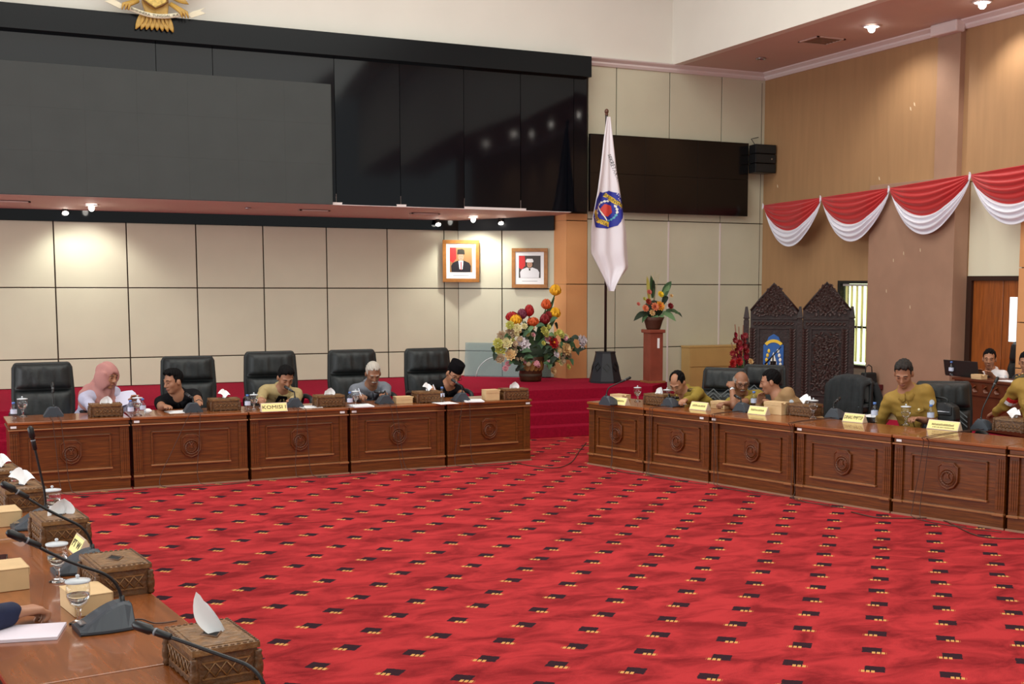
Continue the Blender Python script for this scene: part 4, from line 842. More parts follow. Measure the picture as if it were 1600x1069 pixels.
# ------------------------------------------------------------------ things on the desks
def tissue_box():
    t = thing('tissue_box', 'x', 'tissue box'); L_, Wd, Hh = .165, .108, .135
    b = MB().box(-L_, L_, -Wd, Wd, .012, Hh-.022); part('box_body', b, CARVE, t, .002)
    ft = MB()
    for s in (-1, 1):
        n = 12; ft.add([(-L_+2*L_*k/n, s*(Wd+.001), zz) for k in range(n+1) for zz in (.014, .004+.008*abs(math.sin(k*math.pi/2)))]+[(-L_+2*L_*k/n, s*(Wd-.006), zz) for k in range(n+1) for zz in (.014, .004+.008*abs(math.sin(k*math.pi/2)))], [(2*k, 2*k+1, 2*k+3, 2*k+2) for k in range(n)]+[(2*n+2+2*k, 2*n+3+2*k, 2*n+5+2*k, 2*n+4+2*k) for k in range(n)])
    ft.box(-L_, -L_+.03, -Wd, Wd, 0, .014).box(L_-.03, L_, -Wd, Wd, 0, .014); part('scalloped_foot', ft, CARVE, t)
    ld = part('lid', MB().box(-L_-.008, L_+.008, -Wd-.008, Wd+.008, Hh-.022, Hh).box(-L_*.86, L_*.86, -Wd*.82, Wd*.82, Hh, Hh+.003), mat('carved lid wood', (118, 84, 50), .4, var=.3, scale=30, bump=.4), t, .003)
    sb = MB()
    for k in range(17):
        x = -L_+2*L_*k/16
        for s in (-1, 1): sb.ell((x, s*(Wd+.001), Hh+.001), (.008, .006, .004), 6)
    for k in range(11):
        y = -Wd+2*Wd*k/10
        for s in (-1, 1): sb.ell((s*(L_+.001), y, Hh+.001), (.006, .008, .004), 6)
    part('lid_beading', sb, CARVE, ld)
    part('slot', MB().prism([(-.055, 0), (0, -.03), (.055, 0), (0, .03)], Hh+.002, Hh+.0045, 'z'), mat('slot dark', (16, 12, 10), .8), ld)
    part('slot_moulding', MB().tube([(-.062, 0, Hh+.004), (0, -.035, Hh+.004), (.062, 0, Hh+.004), (0, .035, Hh+.004), (-.062, 0, Hh+.004)], .004, 6), CARVE, ld)
    rl = MB()
    for s in (-1, 1):
        y = s*(Wd+.002)
        for z in (.03, .085): rl.box(-L_+.03, L_-.03, min(y, y-s*.006), max(y, y-s*.006)+.0001, z-.003, z+.003)
        for k in range(6):
            x = -L_+.045+k*.044
            rl.tube([(x, y, .033), (x+.044, y, .082)], .003, 4); rl.tube([(x+.044, y, .033), (x, y, .082)], .003, 4); rl.ell((x+.022, y, .0575), (.008, .004, .008), 6)
        x = s*(L_+.002)
        for z in (.03, .085): rl.box(min(x, x-s*.006), max(x, x-s*.006)+.0001, -Wd+.025, Wd-.025, z-.003, z+.003)
        for k in range(4):
            y0 = -Wd+.03+k*.039
            rl.tube([(x, y0, .033), (x, y0+.039, .082)], .003, 4); rl.tube([(x, y0+.039, .033), (x, y0, .082)], .003, 4)
    part('carved_relief', rl, mat('relief wood', (122, 84, 48), .4, var=.3, scale=50), t)
    for sx_ in (-1, 1):
        for sy_ in (-1, 1):
            part('corner_post', MB().lathe([(.010, 0), (.016, .01), (.012, .02), (.016, .032), (.017, .055), (.013, .07), (.016, .078), (.011, .09), (.014, .1), (.01, .105)], 10, (sx_*(L_+.002), sy_*(Wd+.002), 0)), CARVE, t)
    return t
def tissue_mesh(kind):
    b = MB(); h = .135
    if kind == 'tall':
        b.leaf((.035, .0, h-.015), (-.045, .012, h+.155), .030, bend=(-.022, 0, 0), nrm=(0, -1, .1), k=9, cup=.25); b.leaf((.045, .012, h-.01), (-.02, .02, h+.12), .022, bend=(-.01, 0, 0), nrm=(0, -1, 0), k=7, cup=.3)
    elif kind == 'flop':
        b.leaf((.02, 0, h-.01), (-.07, -.01, h+.06), .06, bend=(0, 0, .04), nrm=(0, -.6, 1), k=7, cup=.35); b.leaf((0, .01, h-.01), (.08, 0, h+.035), .055, bend=(0, 0, .04), nrm=(0, -.5, 1), k=6, cup=.3)
    else:
        b.leaf((.01, 0, h-.01), (.03, 0, h+.085), .06, nrm=(0, -1, .2), k=6, cup=.4); b.leaf((0, .0, h-.01), (-.04, .01, h+.05), .05, nrm=(0, -1, .4), k=5, cup=.4)
    return b.mesh('tissue_'+kind, PAPER)
TM = {k: tissue_mesh(k) for k in ('tall', 'flop', 'up')}
tb0 = tissue_box(); tb_used = [False]
def place_box(loc, rz, label, kind):
    loc = Vector((loc[0], loc[1], T+.001))
    if not tb_used[0]: tb_used[0] = True; t = tb0; t.location = loc; t.rotation_euler = (0, 0, rz); t['label'] = label; t['group'] = 'carved tissue boxes on the desks'
    else: t = dup(tb0, loc, rz, label, 'carved tissue boxes on the desks')
    t.scale = (.88, .88, .92) if loc.y > 9 or loc.x > 3 else (1, 1, 1)
    tis.append((t, kind)); return t
tis = []
RZL = R(1); RZR = math.atan2(-.951, .31); RZF = math.atan2(.9895, -.1445)
def LP(u, v, z=T): return atZ(u, v, z)
for u, v, kd, l in ((166.5, 652, 'up', 'carved tissue box before the woman in pink headscarf'), (353, 642.5, 'flop', 'carved tissue box between the man in black and the man in tan jacket'), (518, 636.5, 'up', 'carved tissue box between the tan jacket man and the white-haired man'), (673, 630, 'flop', 'carved tissue box beside the kraft box, before the black-capped man'), (808, 625, 'up', 'carved tissue box at the end of the rear row beside the steps')):
    q = LP(u, v); place_box((q.x, q.y+.12), RZL, l, kd)
for u, v, kd, l in ((1019, 634, 'up', 'carved tissue box before the balding man bent low'), (1247, 651, 'flop', 'carved tissue box beside the lidded goblet, before the brown-uniformed man'), (1573, 676, 'flop', 'carved tissue box before the officer with the flag patch')):
    q = LP(u, v); place_box((q.x+.951*.12, q.y+.31*.12), RZR, l, kd)
for t_, kd, l in ((-.98, 'tall', 'nearest carved tissue box with a tall tissue pulled up'), (.43, None, 'slotted carved tissue box with no tissue showing, beside the near microphone'), (1.66, 'up', 'carved tissue box with a small pointed tissue, third from the nearest'), (2.78, 'flop', 'carved tissue box with a drooping tissue, fourth from the nearest'), (3.62, 'flop', 'carved tissue box furthest along the foreground row, cut by the photo edge')):
    q = FG(t_, .078); place_box((q.x, q.y), RZF, l, kd)
for t, kd in tis:
    if kd: part('tissue', TM[kd], None, t, 0, label='white tissue', rot=(0, 0, R(-90)) if t.location.x < 1 and t.location.y < 10 else None)
# gooseneck microphones
def mic_base():
    b = MB(); n = 9
    sec = []
    for i in range(n):                              # cross sections from the user's side (+y) to the room side
        s = i/(n-1); y = .11-.2*s; h = .018+.085*math.sin(min(1, s*1.12)*math.pi/2)**1.3; wb = .075+.02*math.sin(s*math.pi*.8); wt = wb*(.85-.45*s)
        if i == n-1: y = -.095; h = .088
        sec.append([(-wb, y, 0), (-wb, y, .012), (-wt, y, h*.92), (-wt*.7, y, h), (wt*.7, y, h), (wt, y, h*.92), (wb, y, .012), (wb, y, 0)])
    vv = [p for s_ in sec for p in s_]
    fs = [(i*8+j, i*8+(j+1) % 8, (i+1)*8+(j+1) % 8, (i+1)*8+j) for i in range(n-1) for j in range(8)]+[tuple(range(8)), tuple((n-1)*8+j for j in range(8))[::-1]]
    return b.add(vv, fs).mesh('base', GREY)
MBASE = mic_base(); MBTN = MB().box(-.03, .03, .075, .10, .03, .036).mesh('button', STEEL); MPLATE = MB().box(-.072, .072, -.085, .105, -.001, .004).mesh('foot_plate', BLACK)
def mic(loc, rz, label, tip, cable=None, bow=.0):
    # tip: world position of the microphone head
    t = thing('gooseneck_microphone', label, 'microphone', (loc[0], loc[1], T+.002), rz, 'gooseneck conference microphones')
    part('base', MBASE, None, t, .004); part('talk_button', MBTN, None, t); part('foot_plate', MPLATE, None, t)
    inv = Matrix.Rotation(-rz, 3, 'Z'); q = inv @ (Vector(tip)-Vector((loc[0], loc[1], T+.002)))
    a = Vector((0, -.065, .085)); d = (q-a); b_ = a+Vector((d.x*.03, d.y*.03, min(.10, abs(d.z)*.4+.02))); hd = (q-b_).normalized(); h0 = q-hd*.075
    pts = []
    for i in range(13):
        s = i/12; c1 = a+Vector((0, 0, .10)); pts.append(a*(1-s)**2+c1*2*s*(1-s)+b_.lerp(h0, .22)*s*s if s < 1 else b_.lerp(h0, .22))
    pts += [b_.lerp(h0, .22).lerp(h0, k/4)+Vector((0, 0, bow*math.sin(k/4*math.pi))) for k in range(1, 5)]
    nk = part('gooseneck', MB().tube(pts, [.010]*2+[.0065]*(len(pts)-2), 8), BLACK, t)
    part('neck_collar', MB().tube([a-Vector((0, 0, .02)), a+Vector((0, 0, .035))], [.014, .010], 10), BLACK, nk)
    hd_ = part('microphone_head', MB().tube([h0-hd*.055, h0-hd*.05, h0, h0+hd*.012, h0+hd*.02, h0+hd*.07, h0+hd*.082], [.008, .012, .0125, .010, .0165, .0165, .008], 10), BLACK, t)
    part('light_ring', MB().tube([h0-hd*.003, h0+hd*.004], [.0132, .0132], 10), mat('grey ring', (120, 124, 130), .4), hd_)
    if cable:
        for pts in cable: part('cable', MB().tube([inv @ (Vector(p)-Vector((loc[0], loc[1], T+.002))) for p in pts], .0032, 6), CABLE, t)
    return t
def smooth(pts, k=5):
    out = []; P_ = [Vector(p) for p in pts]
    for i in range(len(P_)-1):
        p0, p1, p2, p3 = P_[max(i-1, 0)], P_[i], P_[i+1], P_[min(i+2, len(P_)-1)]
        for j in range(k):
            s = j/k; out.append(.5*((2*p1)+(p2-p0)*s+(2*p0-5*p1+4*p2-p3)*s*s+(3*p1-p0-3*p2+p3)*s**3))
    return out+[P_[-1]]
def drop(p, f, sx_=0, run=.5, side=(1, 0)):
    # a cable from base p over the front edge (direction f) down to the floor, then along it
    p = Vector((p[0], p[1], 0)); f = Vector((f[0], f[1], 0)); s = Vector((side[0], side[1], 0))
    fo_ = f*fr(p, f)
    return smooth([p+f*.09+Vector((0, 0, T+.012)), p+fo_+f*.0+s*sx_*.1+Vector((0, 0, T+.014)), p+fo_+f*.025+s*sx_*.2+Vector((0, 0, T-.04)), p+fo_+f*.03+s*sx_*.6+Vector((0, 0, .40)), p+fo_+f*.045+s*sx_+Vector((0, 0, .1)), p+fo_+f*.09+s*(sx_+.06)+Vector((0, 0, .012)), p+fo_+f*.14+s*(sx_+run)+Vector((0, 0, .008)), p+fo_+f*.08+s*(sx_+run*1.6)+Vector((0, 0, .008))])
FRONT = {}
def fr(p, f):
    # distance from p to the desk edge along f
    if abs(f.x) < .3: L_ = LX
    elif f.x < 0: L_ = RX
    else: return .25
    best = None
    for a, b in zip(L_, L_[1:]):
        a, b = Vector((a[0], a[1], 0)), Vector((b[0], b[1], 0)); d = b-a
        det = f.x*(-d.y)+d.x*f.y
        if abs(det) < 1e-6: continue
        r_ = a-p; k = (r_.x*(-d.y)+d.x*r_.y)/det; s = (f.x*r_.y-f.y*r_.x)/det
        if -.05 <= s <= 1.05 and k > -.2: best = k if best is None else min(best, k)
    return (best or .1)+.04
fL, fR, fF = Vector((0, -1, 0)), Vector((-.951, -.31, 0)), Vector((.9895, .1445, 0))
def tipat(u, v, loc, n): return atV(u, v, loc, n)
for u, v, tu, tv, l, sx_, nrm in ((84, 652, 82, 598, 'gooseneck microphone before the empty black chair', .05, (0, 1)), (303, 645, 290, 615, 'gooseneck microphone bent towards the man in black short sleeves', -.35, (0, 1)), (462, 637, 445, 604, 'gooseneck microphone beside the nameplate KOMISI I', -.05, (0, 1)), (604, 632, 585, 612, 'gooseneck microphone before the white-haired man writing', .12, (0, 1)), (724, 628, 706, 593, 'gooseneck microphone before the man in black cap', -.12, (0, 1))):
    q = LP(u, v); lo = (q.x, q.y+.10); tip = atY(tu, tv, lo[1]+.06)
    mic(lo, RZL, l, tip, [drop((q.x-.03, q.y+.10), fL, sx_, .5, (1, 0)), drop((q.x+.04, q.y+.10), fL, sx_*.3+.05, .3, (1, 0))])
for u, v, tu, tv, l, sx_ in ((946, 633, 985, 590, 'long-necked microphone standing nearest the steps, its seat empty', .05), (1043, 636, 1060, 622, 'gooseneck microphone before the balding man bent low', .0), (1156, 644, 1148, 618, 'gooseneck microphone before the grey-haired man resting his cheek', .12), (1301, 654, 1312, 622, 'gooseneck microphone beside the nameplate DINAS PMPTSP', .10), (1531, 672, 1559, 590, 'long-necked microphone rising before the empty patterned chair', -.1)):
    q = LP(u, v); lo = (q.x+.951*.08, q.y+.31*.08); tip = tipat(tu, tv, (lo[0]+.12, lo[1]+.04), (.437, .9))
    sd_ = (-.31, .951)
    mic(lo, RZR, l, tip, [drop((lo[0], lo[1]), fR, sx_, .55, (.31, -.951)), drop((lo[0]+.02, lo[1]-.04), fR, sx_*.4-.03, .3, (.31, -.951))])
a_ = (an.x, an.y)
lo = (.335, 5.12); mic(lo, RZF, 'nearest complete gooseneck microphone, beside the lidded water goblet', atV(13, 832, (.30, 5.12), a_), [smooth([(.42, 5.13, T+.02), (.47, 5.12, T+.02), (.52, 5.08, T+.008), (.60, 5.09, T+.006)]), smooth([(.42, 5.08, T+.02), (.46, 5.05, T+.015), (.52, 4.98, T+.006)])], bow=-.012)
lo = (.295, 6.20); mic(lo, RZF, 'second gooseneck microphone of the foreground row, behind the slotted tissue box', atV(4, 756, (.25, 6.2), a_), bow=-.008)
lo = (.135, 7.42); mic(lo, RZF, 'third gooseneck microphone of the foreground row, its neck rising steeply', atV(47, 668, (.12, 7.42), a_), bow=.0)
lo = (.63, 3.72); mic(lo, RZF, 'gooseneck microphone whose head pokes in front of the nearest tissue box', atV(211, 976, (.55, 3.95), (.3, 1)), bow=.0)
# goblets, bottles
def goblet(loc, label, s=1.0, water=True):
    t = thing('water_goblet', label, 'goblet', (loc[0], loc[1], T+.001), 0, 'lidded water goblets'); t.scale = (s, s, s)
    gb = MESH.get('goblet')
    if gb is None:
        MESH['gstem'] = MB().lathe([(.0005, 0), (.036, 0), (.036, .004), (.024, .009), (.010, .016), (.0065, .026), (.009, .034), (.0065, .042), (.0075, .052), (.012, .0575), (.0005, .059)], 24).mesh('stem', CRYSTAL)
        out = [(.0005, .0575), (.013, .058), (.03, .075), (.041, .10), (.043, .125), (.040, .155)]
        inn = [(.0375, .155), (.0405, .125), (.0385, .10), (.028, .078), (.008, .066), (.0005, .0645)]
        MESH['goblet'] = gb = MB().lathe(out+inn, 28, cap=True).mesh('bowl', GLASS)
        MESH['water'] = MB().lathe([(.0005, .0652), (.0075, .0668), (.0275, .0785), (.038, .10), (.0395, .112), (.0005, .112)], 24).mesh('water', WATER)
        MESH['glid'] = MB().lathe([(.044, .156), (.045, .160), (.044, .164), (.012, .169), (.004, .170), (.004, .174), (.008, .178), (.006, .184), (.0005, .186)], 24).mesh('lid', mat('frosted glass lid', (225, 230, 235), .25, trans=.35, ior=1.3))
    part('bowl', MESH['goblet'], None, t); part('stem', MESH['gstem'], None, t); part('lid', MESH['glid'], None, t)
    if water: part('water', MESH['water'], None, t)
    return t
MESH = {}
for x, y, l, s in ((.245, 5.235, 'nearest lidded goblet of water, in front of the kraft box', 1.08), (.20, 6.02, 'lidded goblet of water just behind the nearest goblet', 1.08), (.24, 7.60, 'lidded goblet half hidden behind the small-tissue box', 1.08), (.075, 8.42, 'lidded goblet behind the drooping-tissue box', 1.08)): goblet((x, y), l, s)
for u, v, l in ((36, 652, 'goblet beside the water bottle at the outer end of the rear row'), (216, 650, 'goblet between two water bottles in front of the pink headscarf'), (398, 641, 'goblet beside the hand of the man in tan jacket'), (557, 635, 'goblet beside the arm of the white-haired man'), (998, 628, 'lidded goblet behind the tissue box near the steps'), (1044, 632, 'lidded goblet before the balding man bent low'), (1273, 654, 'lidded goblet beside the tissue box by DINAS PMPTSP'), (1418, 665, 'stemmed goblet between the kraft box and the black bag')):
    q = LP(u, v); goblet((q.x, q.y+.03), l, 1.0 if v < 650 else 1.12)
def bottle(loc, label, s=1.0, z=T):
    t = thing('water_bottle', label, 'bottle', (loc[0], loc[1], z+.001), 0, 'small water bottles'); t.scale = (s, s, s)
    if 'bot' not in MESH:
        MESH['bot'] = MB().lathe([(.022, 0), (.029, .004), (.030, .03), (.0275, .045), (.030, .06), (.030, .105), (.027, .12), (.016, .142), (.0125, .148), (.0125, .158)], 16).mesh('body', PET)
        MESH['blab'] = MB().lathe([(.0306, .062), (.0306, .103)], 16, cap=False).mesh('label', mat('bottle label', (196, 204, 226), .5))
        MESH['bcap'] = MB().lathe([(.015, .156), (.015, .172), (.0135, .175), (.001, .175)], 14).mesh('cap', BLUEC)
    part('body', MESH['bot'], None, t); part('paper_band', MESH['blab'], None, t); part('cap', MESH['bcap'], None, t); return t
for u, v, l in ((22, 657, 'water bottle at the outer end of the rear row'), (205, 653, 'water bottle beside the tissue box before the pink headscarf'), (224, 650, 'water bottle beside the crumpled tissue'), (388, 643, 'water bottle at the right hand of the tan jacket man'), (548, 638, 'water bottle at the right arm of the white-haired man'), (692, 629, 'water bottle between the tissue box and black-capped man'), (1180, 640, 'water bottle before the brown-uniformed man turned sideways'), (1369, 660, 'water bottle with blue cap between DINAS PMPTSP and the khaki man'), (1457, 664, 'water bottle with blue cap in front of the black bag')):
    q = LP(u, v); bottle((q.x, q.y+.03), l, 1.0 if u < 1100 else 1.12)
# kraft boxes
def kraft(loc, rz, label, sx_, sy_, h, group='kraft snack boxes'):
    t = thing('kraft_box', label, 'box', (loc[0], loc[1], T+.001), rz, group)
    part('box_body', MB().box(-sx_, sx_, -sy_, sy_, 0, h-.003), KRAFT, t, .002)
    part('lid', MB().box(-sx_-.002, sx_+.002, -sy_-.002, sy_+.002, h-.003, h), KRAFT, t)
    n = 12; b = MB(); pts = [(-sx_+2*sx_*k/n, h-.034+.006*math.sin(k*math.pi/1.5)) for k in range(n+1)]
    b.prism([(-sx_, h)]+pts+[(sx_, h)], -sy_-.0035, -sy_-.001, 'y'); part('flap', b, KRAFT, t)
    part('side_tab', MB().leaf((sx_+.002, -sy_*.4, h-.002), (sx_+.016, -sy_*.7, h-.014), .02, nrm=(0, 0, 1), k=3), KRAFT, t); return t
kraft((.285, 5.46), RZF+R(3), 'kraft snack box behind the nearest goblet', .115, .075, .085)
kraft((-.02, 6.02), RZF, 'kraft snack box beside the folded hand and dark sleeve', .11, .085, .10)
kraft((-.015, 7.60), RZF, 'kraft snack box by the foot of the third microphone', .11, .075, .085)
for u, v, l, hw_, h in ((633, 631, 'low kraft box between the white-haired man and a tissue box', .095, .075), (771, 626, 'kraft box at the elbow of the man in black cap', .085, .12)):
    q = LP(u, v); kraft((q.x, q.y+.09), RZL, l, hw_, .07, h)
for u, v, l, hw_, h in ((962, 625, 'kraft box behind the nameplate nearest the steps', .10, .06), (1120, 639, 'kraft box before the grey-haired man', .10, .08), (1206, 648, 'bigger kraft box stacked at the elbow of the brown-uniformed man', .115, .13), (1399, 657, 'kraft box in front of the khaki man seated alone between two desks', .105, .10)):
    q = LP(u, v); kraft((q.x+.951*.08, q.y+.31*.08), RZR, l, hw_, .07, h)
# nameplates
def plate(loc, rz, label, body, wd=.25, h=.085, two=None, both=False):
    t = thing('nameplate', label, 'nameplate', (loc[0], loc[1], T+.001), rz, 'yellow desk nameplates')
    d = .045
    part('stand', MB().add([(-wd/2, -d, 0), (wd/2, -d, 0), (wd/2, d, 0), (-wd/2, d, 0), (-wd/2, 0, h), (wd/2, 0, h)], [(0, 3, 2, 1), (0, 1, 5, 4), (2, 3, 4, 5), (1, 2, 5), (3, 0, 4)]), mat('acrylic plate', (236, 214, 190), .3, trans=.3), t)
    th = math.atan2(h, d); ln_ = math.hypot(h, d); b = MB(); b.M = Matrix.Translation((0, -d-.001, 0)) @ Matrix.Rotation(th, 4, 'X')
    b.box(-wd/2+.006, wd/2-.006, .006, ln_-.008, .0005, .0015); fc = part('card', b, YELLOWP, t)
    c = ln_/2; y = -d-.001+math.cos(th)*c-math.sin(th)*.003; z = math.sin(th)*c+math.cos(th)*.003
    if body is None:
        b = MB(); b.M = Matrix.Translation((0, -d-.001, 0)) @ Matrix.Rotation(th, 4, 'X'); rn = random.Random(int(loc[0]*1000)); x = -wd*.36
        while x < wd*.34:
            k = rn.uniform(.006, .013); b.box(x, x+k, ln_*.42, ln_*.42+ln_*rn.uniform(.16, .24), .0015, .0021); x += k+.004
            if two: b.box(x, x+k, ln_*.2, ln_*.3, .0015, .0021)
        part('faded_print', b, mat('faded ink', (120, 110, 70), .8), fc)
    elif two:
        text('lettering', body, h*.30, INK, fc, (0, y+.012, z+.02), (th, 0, 0)); text('lettering', two, h*.22, INK, fc, (0, y-.012, z-.02), (th, 0, 0))
    else:
        o = text('lettering', body, h*.62, INK, fc, (0, y, z), (th, 0, 0)); wx = o.dimensions.x or .1
        k = min(1.25, (wd*.9)/max(.01, max(v.co.x for v in o.data.vertices)-min(v.co.x for v in o.data.vertices)))
        for v_ in o.data.vertices: v_.co.x *= k
        if both:
            o2 = o.copy(); C.objects.link(o2); o2.location = (0, -y, z); o2.rotation_euler = (th, 0, R(180)); o2.parent = fc
            b2 = MB(); b2.M = Matrix.Rotation(R(180), 4, 'Z') @ b.M; b2.box(-wd/2+.006, wd/2-.006, .006, ln_-.008, .0005, .0015); part('card', b2, YELLOWP, t)
    return t
q = LP(430, 644); plate((q.x, q.y+.075), RZL, 'cream nameplate lettered KOMISI I before the tan jacket man', 'KOMISI I', .27, .09)
for u, v, b, l, two in ((965, 633, None, 'cream nameplate beside the long-necked microphone nearest the steps', None), (1090, 641, None, 'cream nameplate at the hand of the grey-haired man', None), (1182, 648, None, 'cream nameplate in front of the water bottle by the brown-uniformed man', None), (1332, 660, 'DINAS PMPTSP', 'yellow nameplate lettered DINAS PMPTSP', None), (1472, 672, None, 'tilted yellow nameplate with two lines of print before the black bag', 'x')):
    q = LP(u, v); plate((q.x+.951*.04, q.y+.31*.04), RZR, l, b, .24 if u < 1400 else .33, .085, two)
plate((.335, 6.62), RZF, 'pale nameplate lettered PT peeping out behind the slotted tissue box', 'PT W', .21, .085, both=True)
# papers, pens, phone, bag
def flat(name, label, cat, loc, rz, sx_, sy_, h, mt_, group=None, line=True):
    t = thing(name, label, cat, (loc[0], loc[1], T+.001), rz, group)
    n = max(1, int(h/.004)); part('sheet', MB().box(-sx_, sx_, -sy_, sy_, 0, h), mt_, t)
    if line:
        b = MB()
        for k in range(5): b.box(-sx_*.8, sx_*.7, sy_*(.7-.3*k)-.002, sy_*(.7-.3*k)+.002, h, h+.0006)
        part('printed_lines', b, mat('faint print', (190, 190, 200), .8), t)
    return t
flat('note_pad', 'pinkish white notepad under the folded hand at the foreground desk', 'notepad', (.03, 5.16), RZF+R(-20), .105, .15, .012, mat('notepad paper', (230, 220, 232), .8), line=False)
ph = thing('phone', 'black phone lying flat beside the kraft box at the foreground desk', 'phone', (-.045, 6.60, T+.001), RZF+R(80), None); part('case', MB().box(-.04, .04, -.085, .085, 0, .012), BLACK, ph, .004); part('screen_glass', MB().box(-.036, .036, -.08, .08, .012, .0125), BLACKG, ph)
for u, v, rz, l, nm in ((281, 646, .1, 'white sheet under the hand of the man in black short sleeves', 'paper_sheet'), (428, 640.5, 0, 'white sheet under the hands of the tan jacket man', 'paper_sheet'), (570, 637, 0, 'white notebook the white-haired man writes in', 'notebook'), (702, 632, .1, 'white sheet the black-capped man writes on', 'paper_sheet'), (746, 629, -.2, 'open notebook at the elbow of the black-capped man', 'notebook'), (488, 638, .1, 'white sheet beside the tissue box of the tan jacket man', 'paper_sheet')):
    q = LP(u, v); flat(nm, l, 'paper' if nm == 'paper_sheet' else 'notebook', (q.x, q.y+.14), rz, .11, .13, .003 if nm == 'paper_sheet' else .014, PAPER, 'papers on the rear desks')
for u, v, l in ((1052, 632, 'white sheet before the balding man'), (1350, 652, 'white sheet behind the nameplate DINAS PMPTSP')):
    q = LP(u, v); flat('paper_sheet', l, 'paper', (q.x+.14, q.y+.05), RZR, .10, .12, .003, PAPER, 'papers on the side desks')
q = LP(203, 640); t = thing('paper_sheets', 'lilac-white papers held up over the desk by the person in pink headscarf', 'paper', (q.x, q.y+.12, T+.03))
for k in range(3):
    b = MB(); b.M = Matrix.Rotation(R(14+k*5), 4, 'Z') @ Matrix.Rotation(R(30+k*3), 4, 'X') @ Matrix.Rotation(R(-14), 4, 'Y'); n_ = 6
    b.add([(-.13+.26*i/n_, .2*j, .02*math.sin(i/n_*3.1)+.004*k) for j in (0, 1) for i in range(n_+1)], [(i, i+1, n_+2+i, n_+1+i) for i in range(n_)], 0, True); part('sheet', b, mat('lilac paper', (206, 204, 226), .8), t)
q = LP(232, 648); t = thing('crumpled_tissue', 'small crumpled white tissue beside the water bottle by the pink headscarf', 'tissue', (q.x, q.y+.05, T+.001)); b = MB().ell((0, 0, .025), (.04, .035, .026), 10); b.v = [p+Vector((random.uniform(-.006, .006), random.uniform(-.006, .006), random.uniform(0, .008))) for p in b.v]; part('tissue', b, PAPER, t)
q = LP(1326, 646); t = thing('black_case', 'small black case behind the nameplate DINAS PMPTSP', 'case', (q.x+.18, q.y+.04, T+.001), RZR); part('body', MB().box(-.075, .075, -.06, .06, 0, .05), BLACK, t, .012); part('lid', MB().box(-.076, .076, -.061, .061, .05, .068), GREY, t, .008)
q = LP(1468, 660); t = thing('black_handbag', 'bulky black leather bag standing on the desk in front of the patterned chair', 'bag', (q.x, q.y, T+.001), RZR)
part('body', MB().prism([(-.19, 0), (.19, 0), (.20, .05), (.185, .17), (.10, .205), (-.10, .205), (-.185, .17), (-.20, .05)], -.07, .07), LEATH, t, .03)
part('flap', MB().prism([(-.17, .08), (.17, .08), (.17, .17), (.09, .207), (-.09, .207), (-.17, .17)], -.078, -.06), BLACK, t, .012); part('zip', MB().box(-.15, .15, -.0795, -.077, .115, .121), STEEL, t)
part('handle', MB().tube(smooth([(-.09, -.02, .195), (-.085, -.02, .235), (0, -.02, .25), (.085, -.02, .235), (.09, -.02, .195)]), .010, 8), LEATH, t)
# a long cable lying on the carpet between the desk rows
pts = [atZ(u, v, .008) for u, v in ((800, 722), (830, 728), (870, 731), (893, 722), (905, 705), (916, 692))]
tag(link('floor_cable', MB().tube(smooth(pts), .005, 6).mesh('floor_cable', CABLE)), 'thin dark cable curving over the carpet between the two desk rows by the steps', 'cable')
pts = [atZ(u, v, .008) for u, v in ((1330, 800), (1372, 809), (1420, 810), (1470, 812), (1530, 838), (1600, 842))]
tag(link('floor_cable', MB().tube(smooth(pts), .005, 6).mesh('floor_cable', CABLE)), 'thin dark cable lying along the carpet at the foot of the right-hand desks', 'cable')

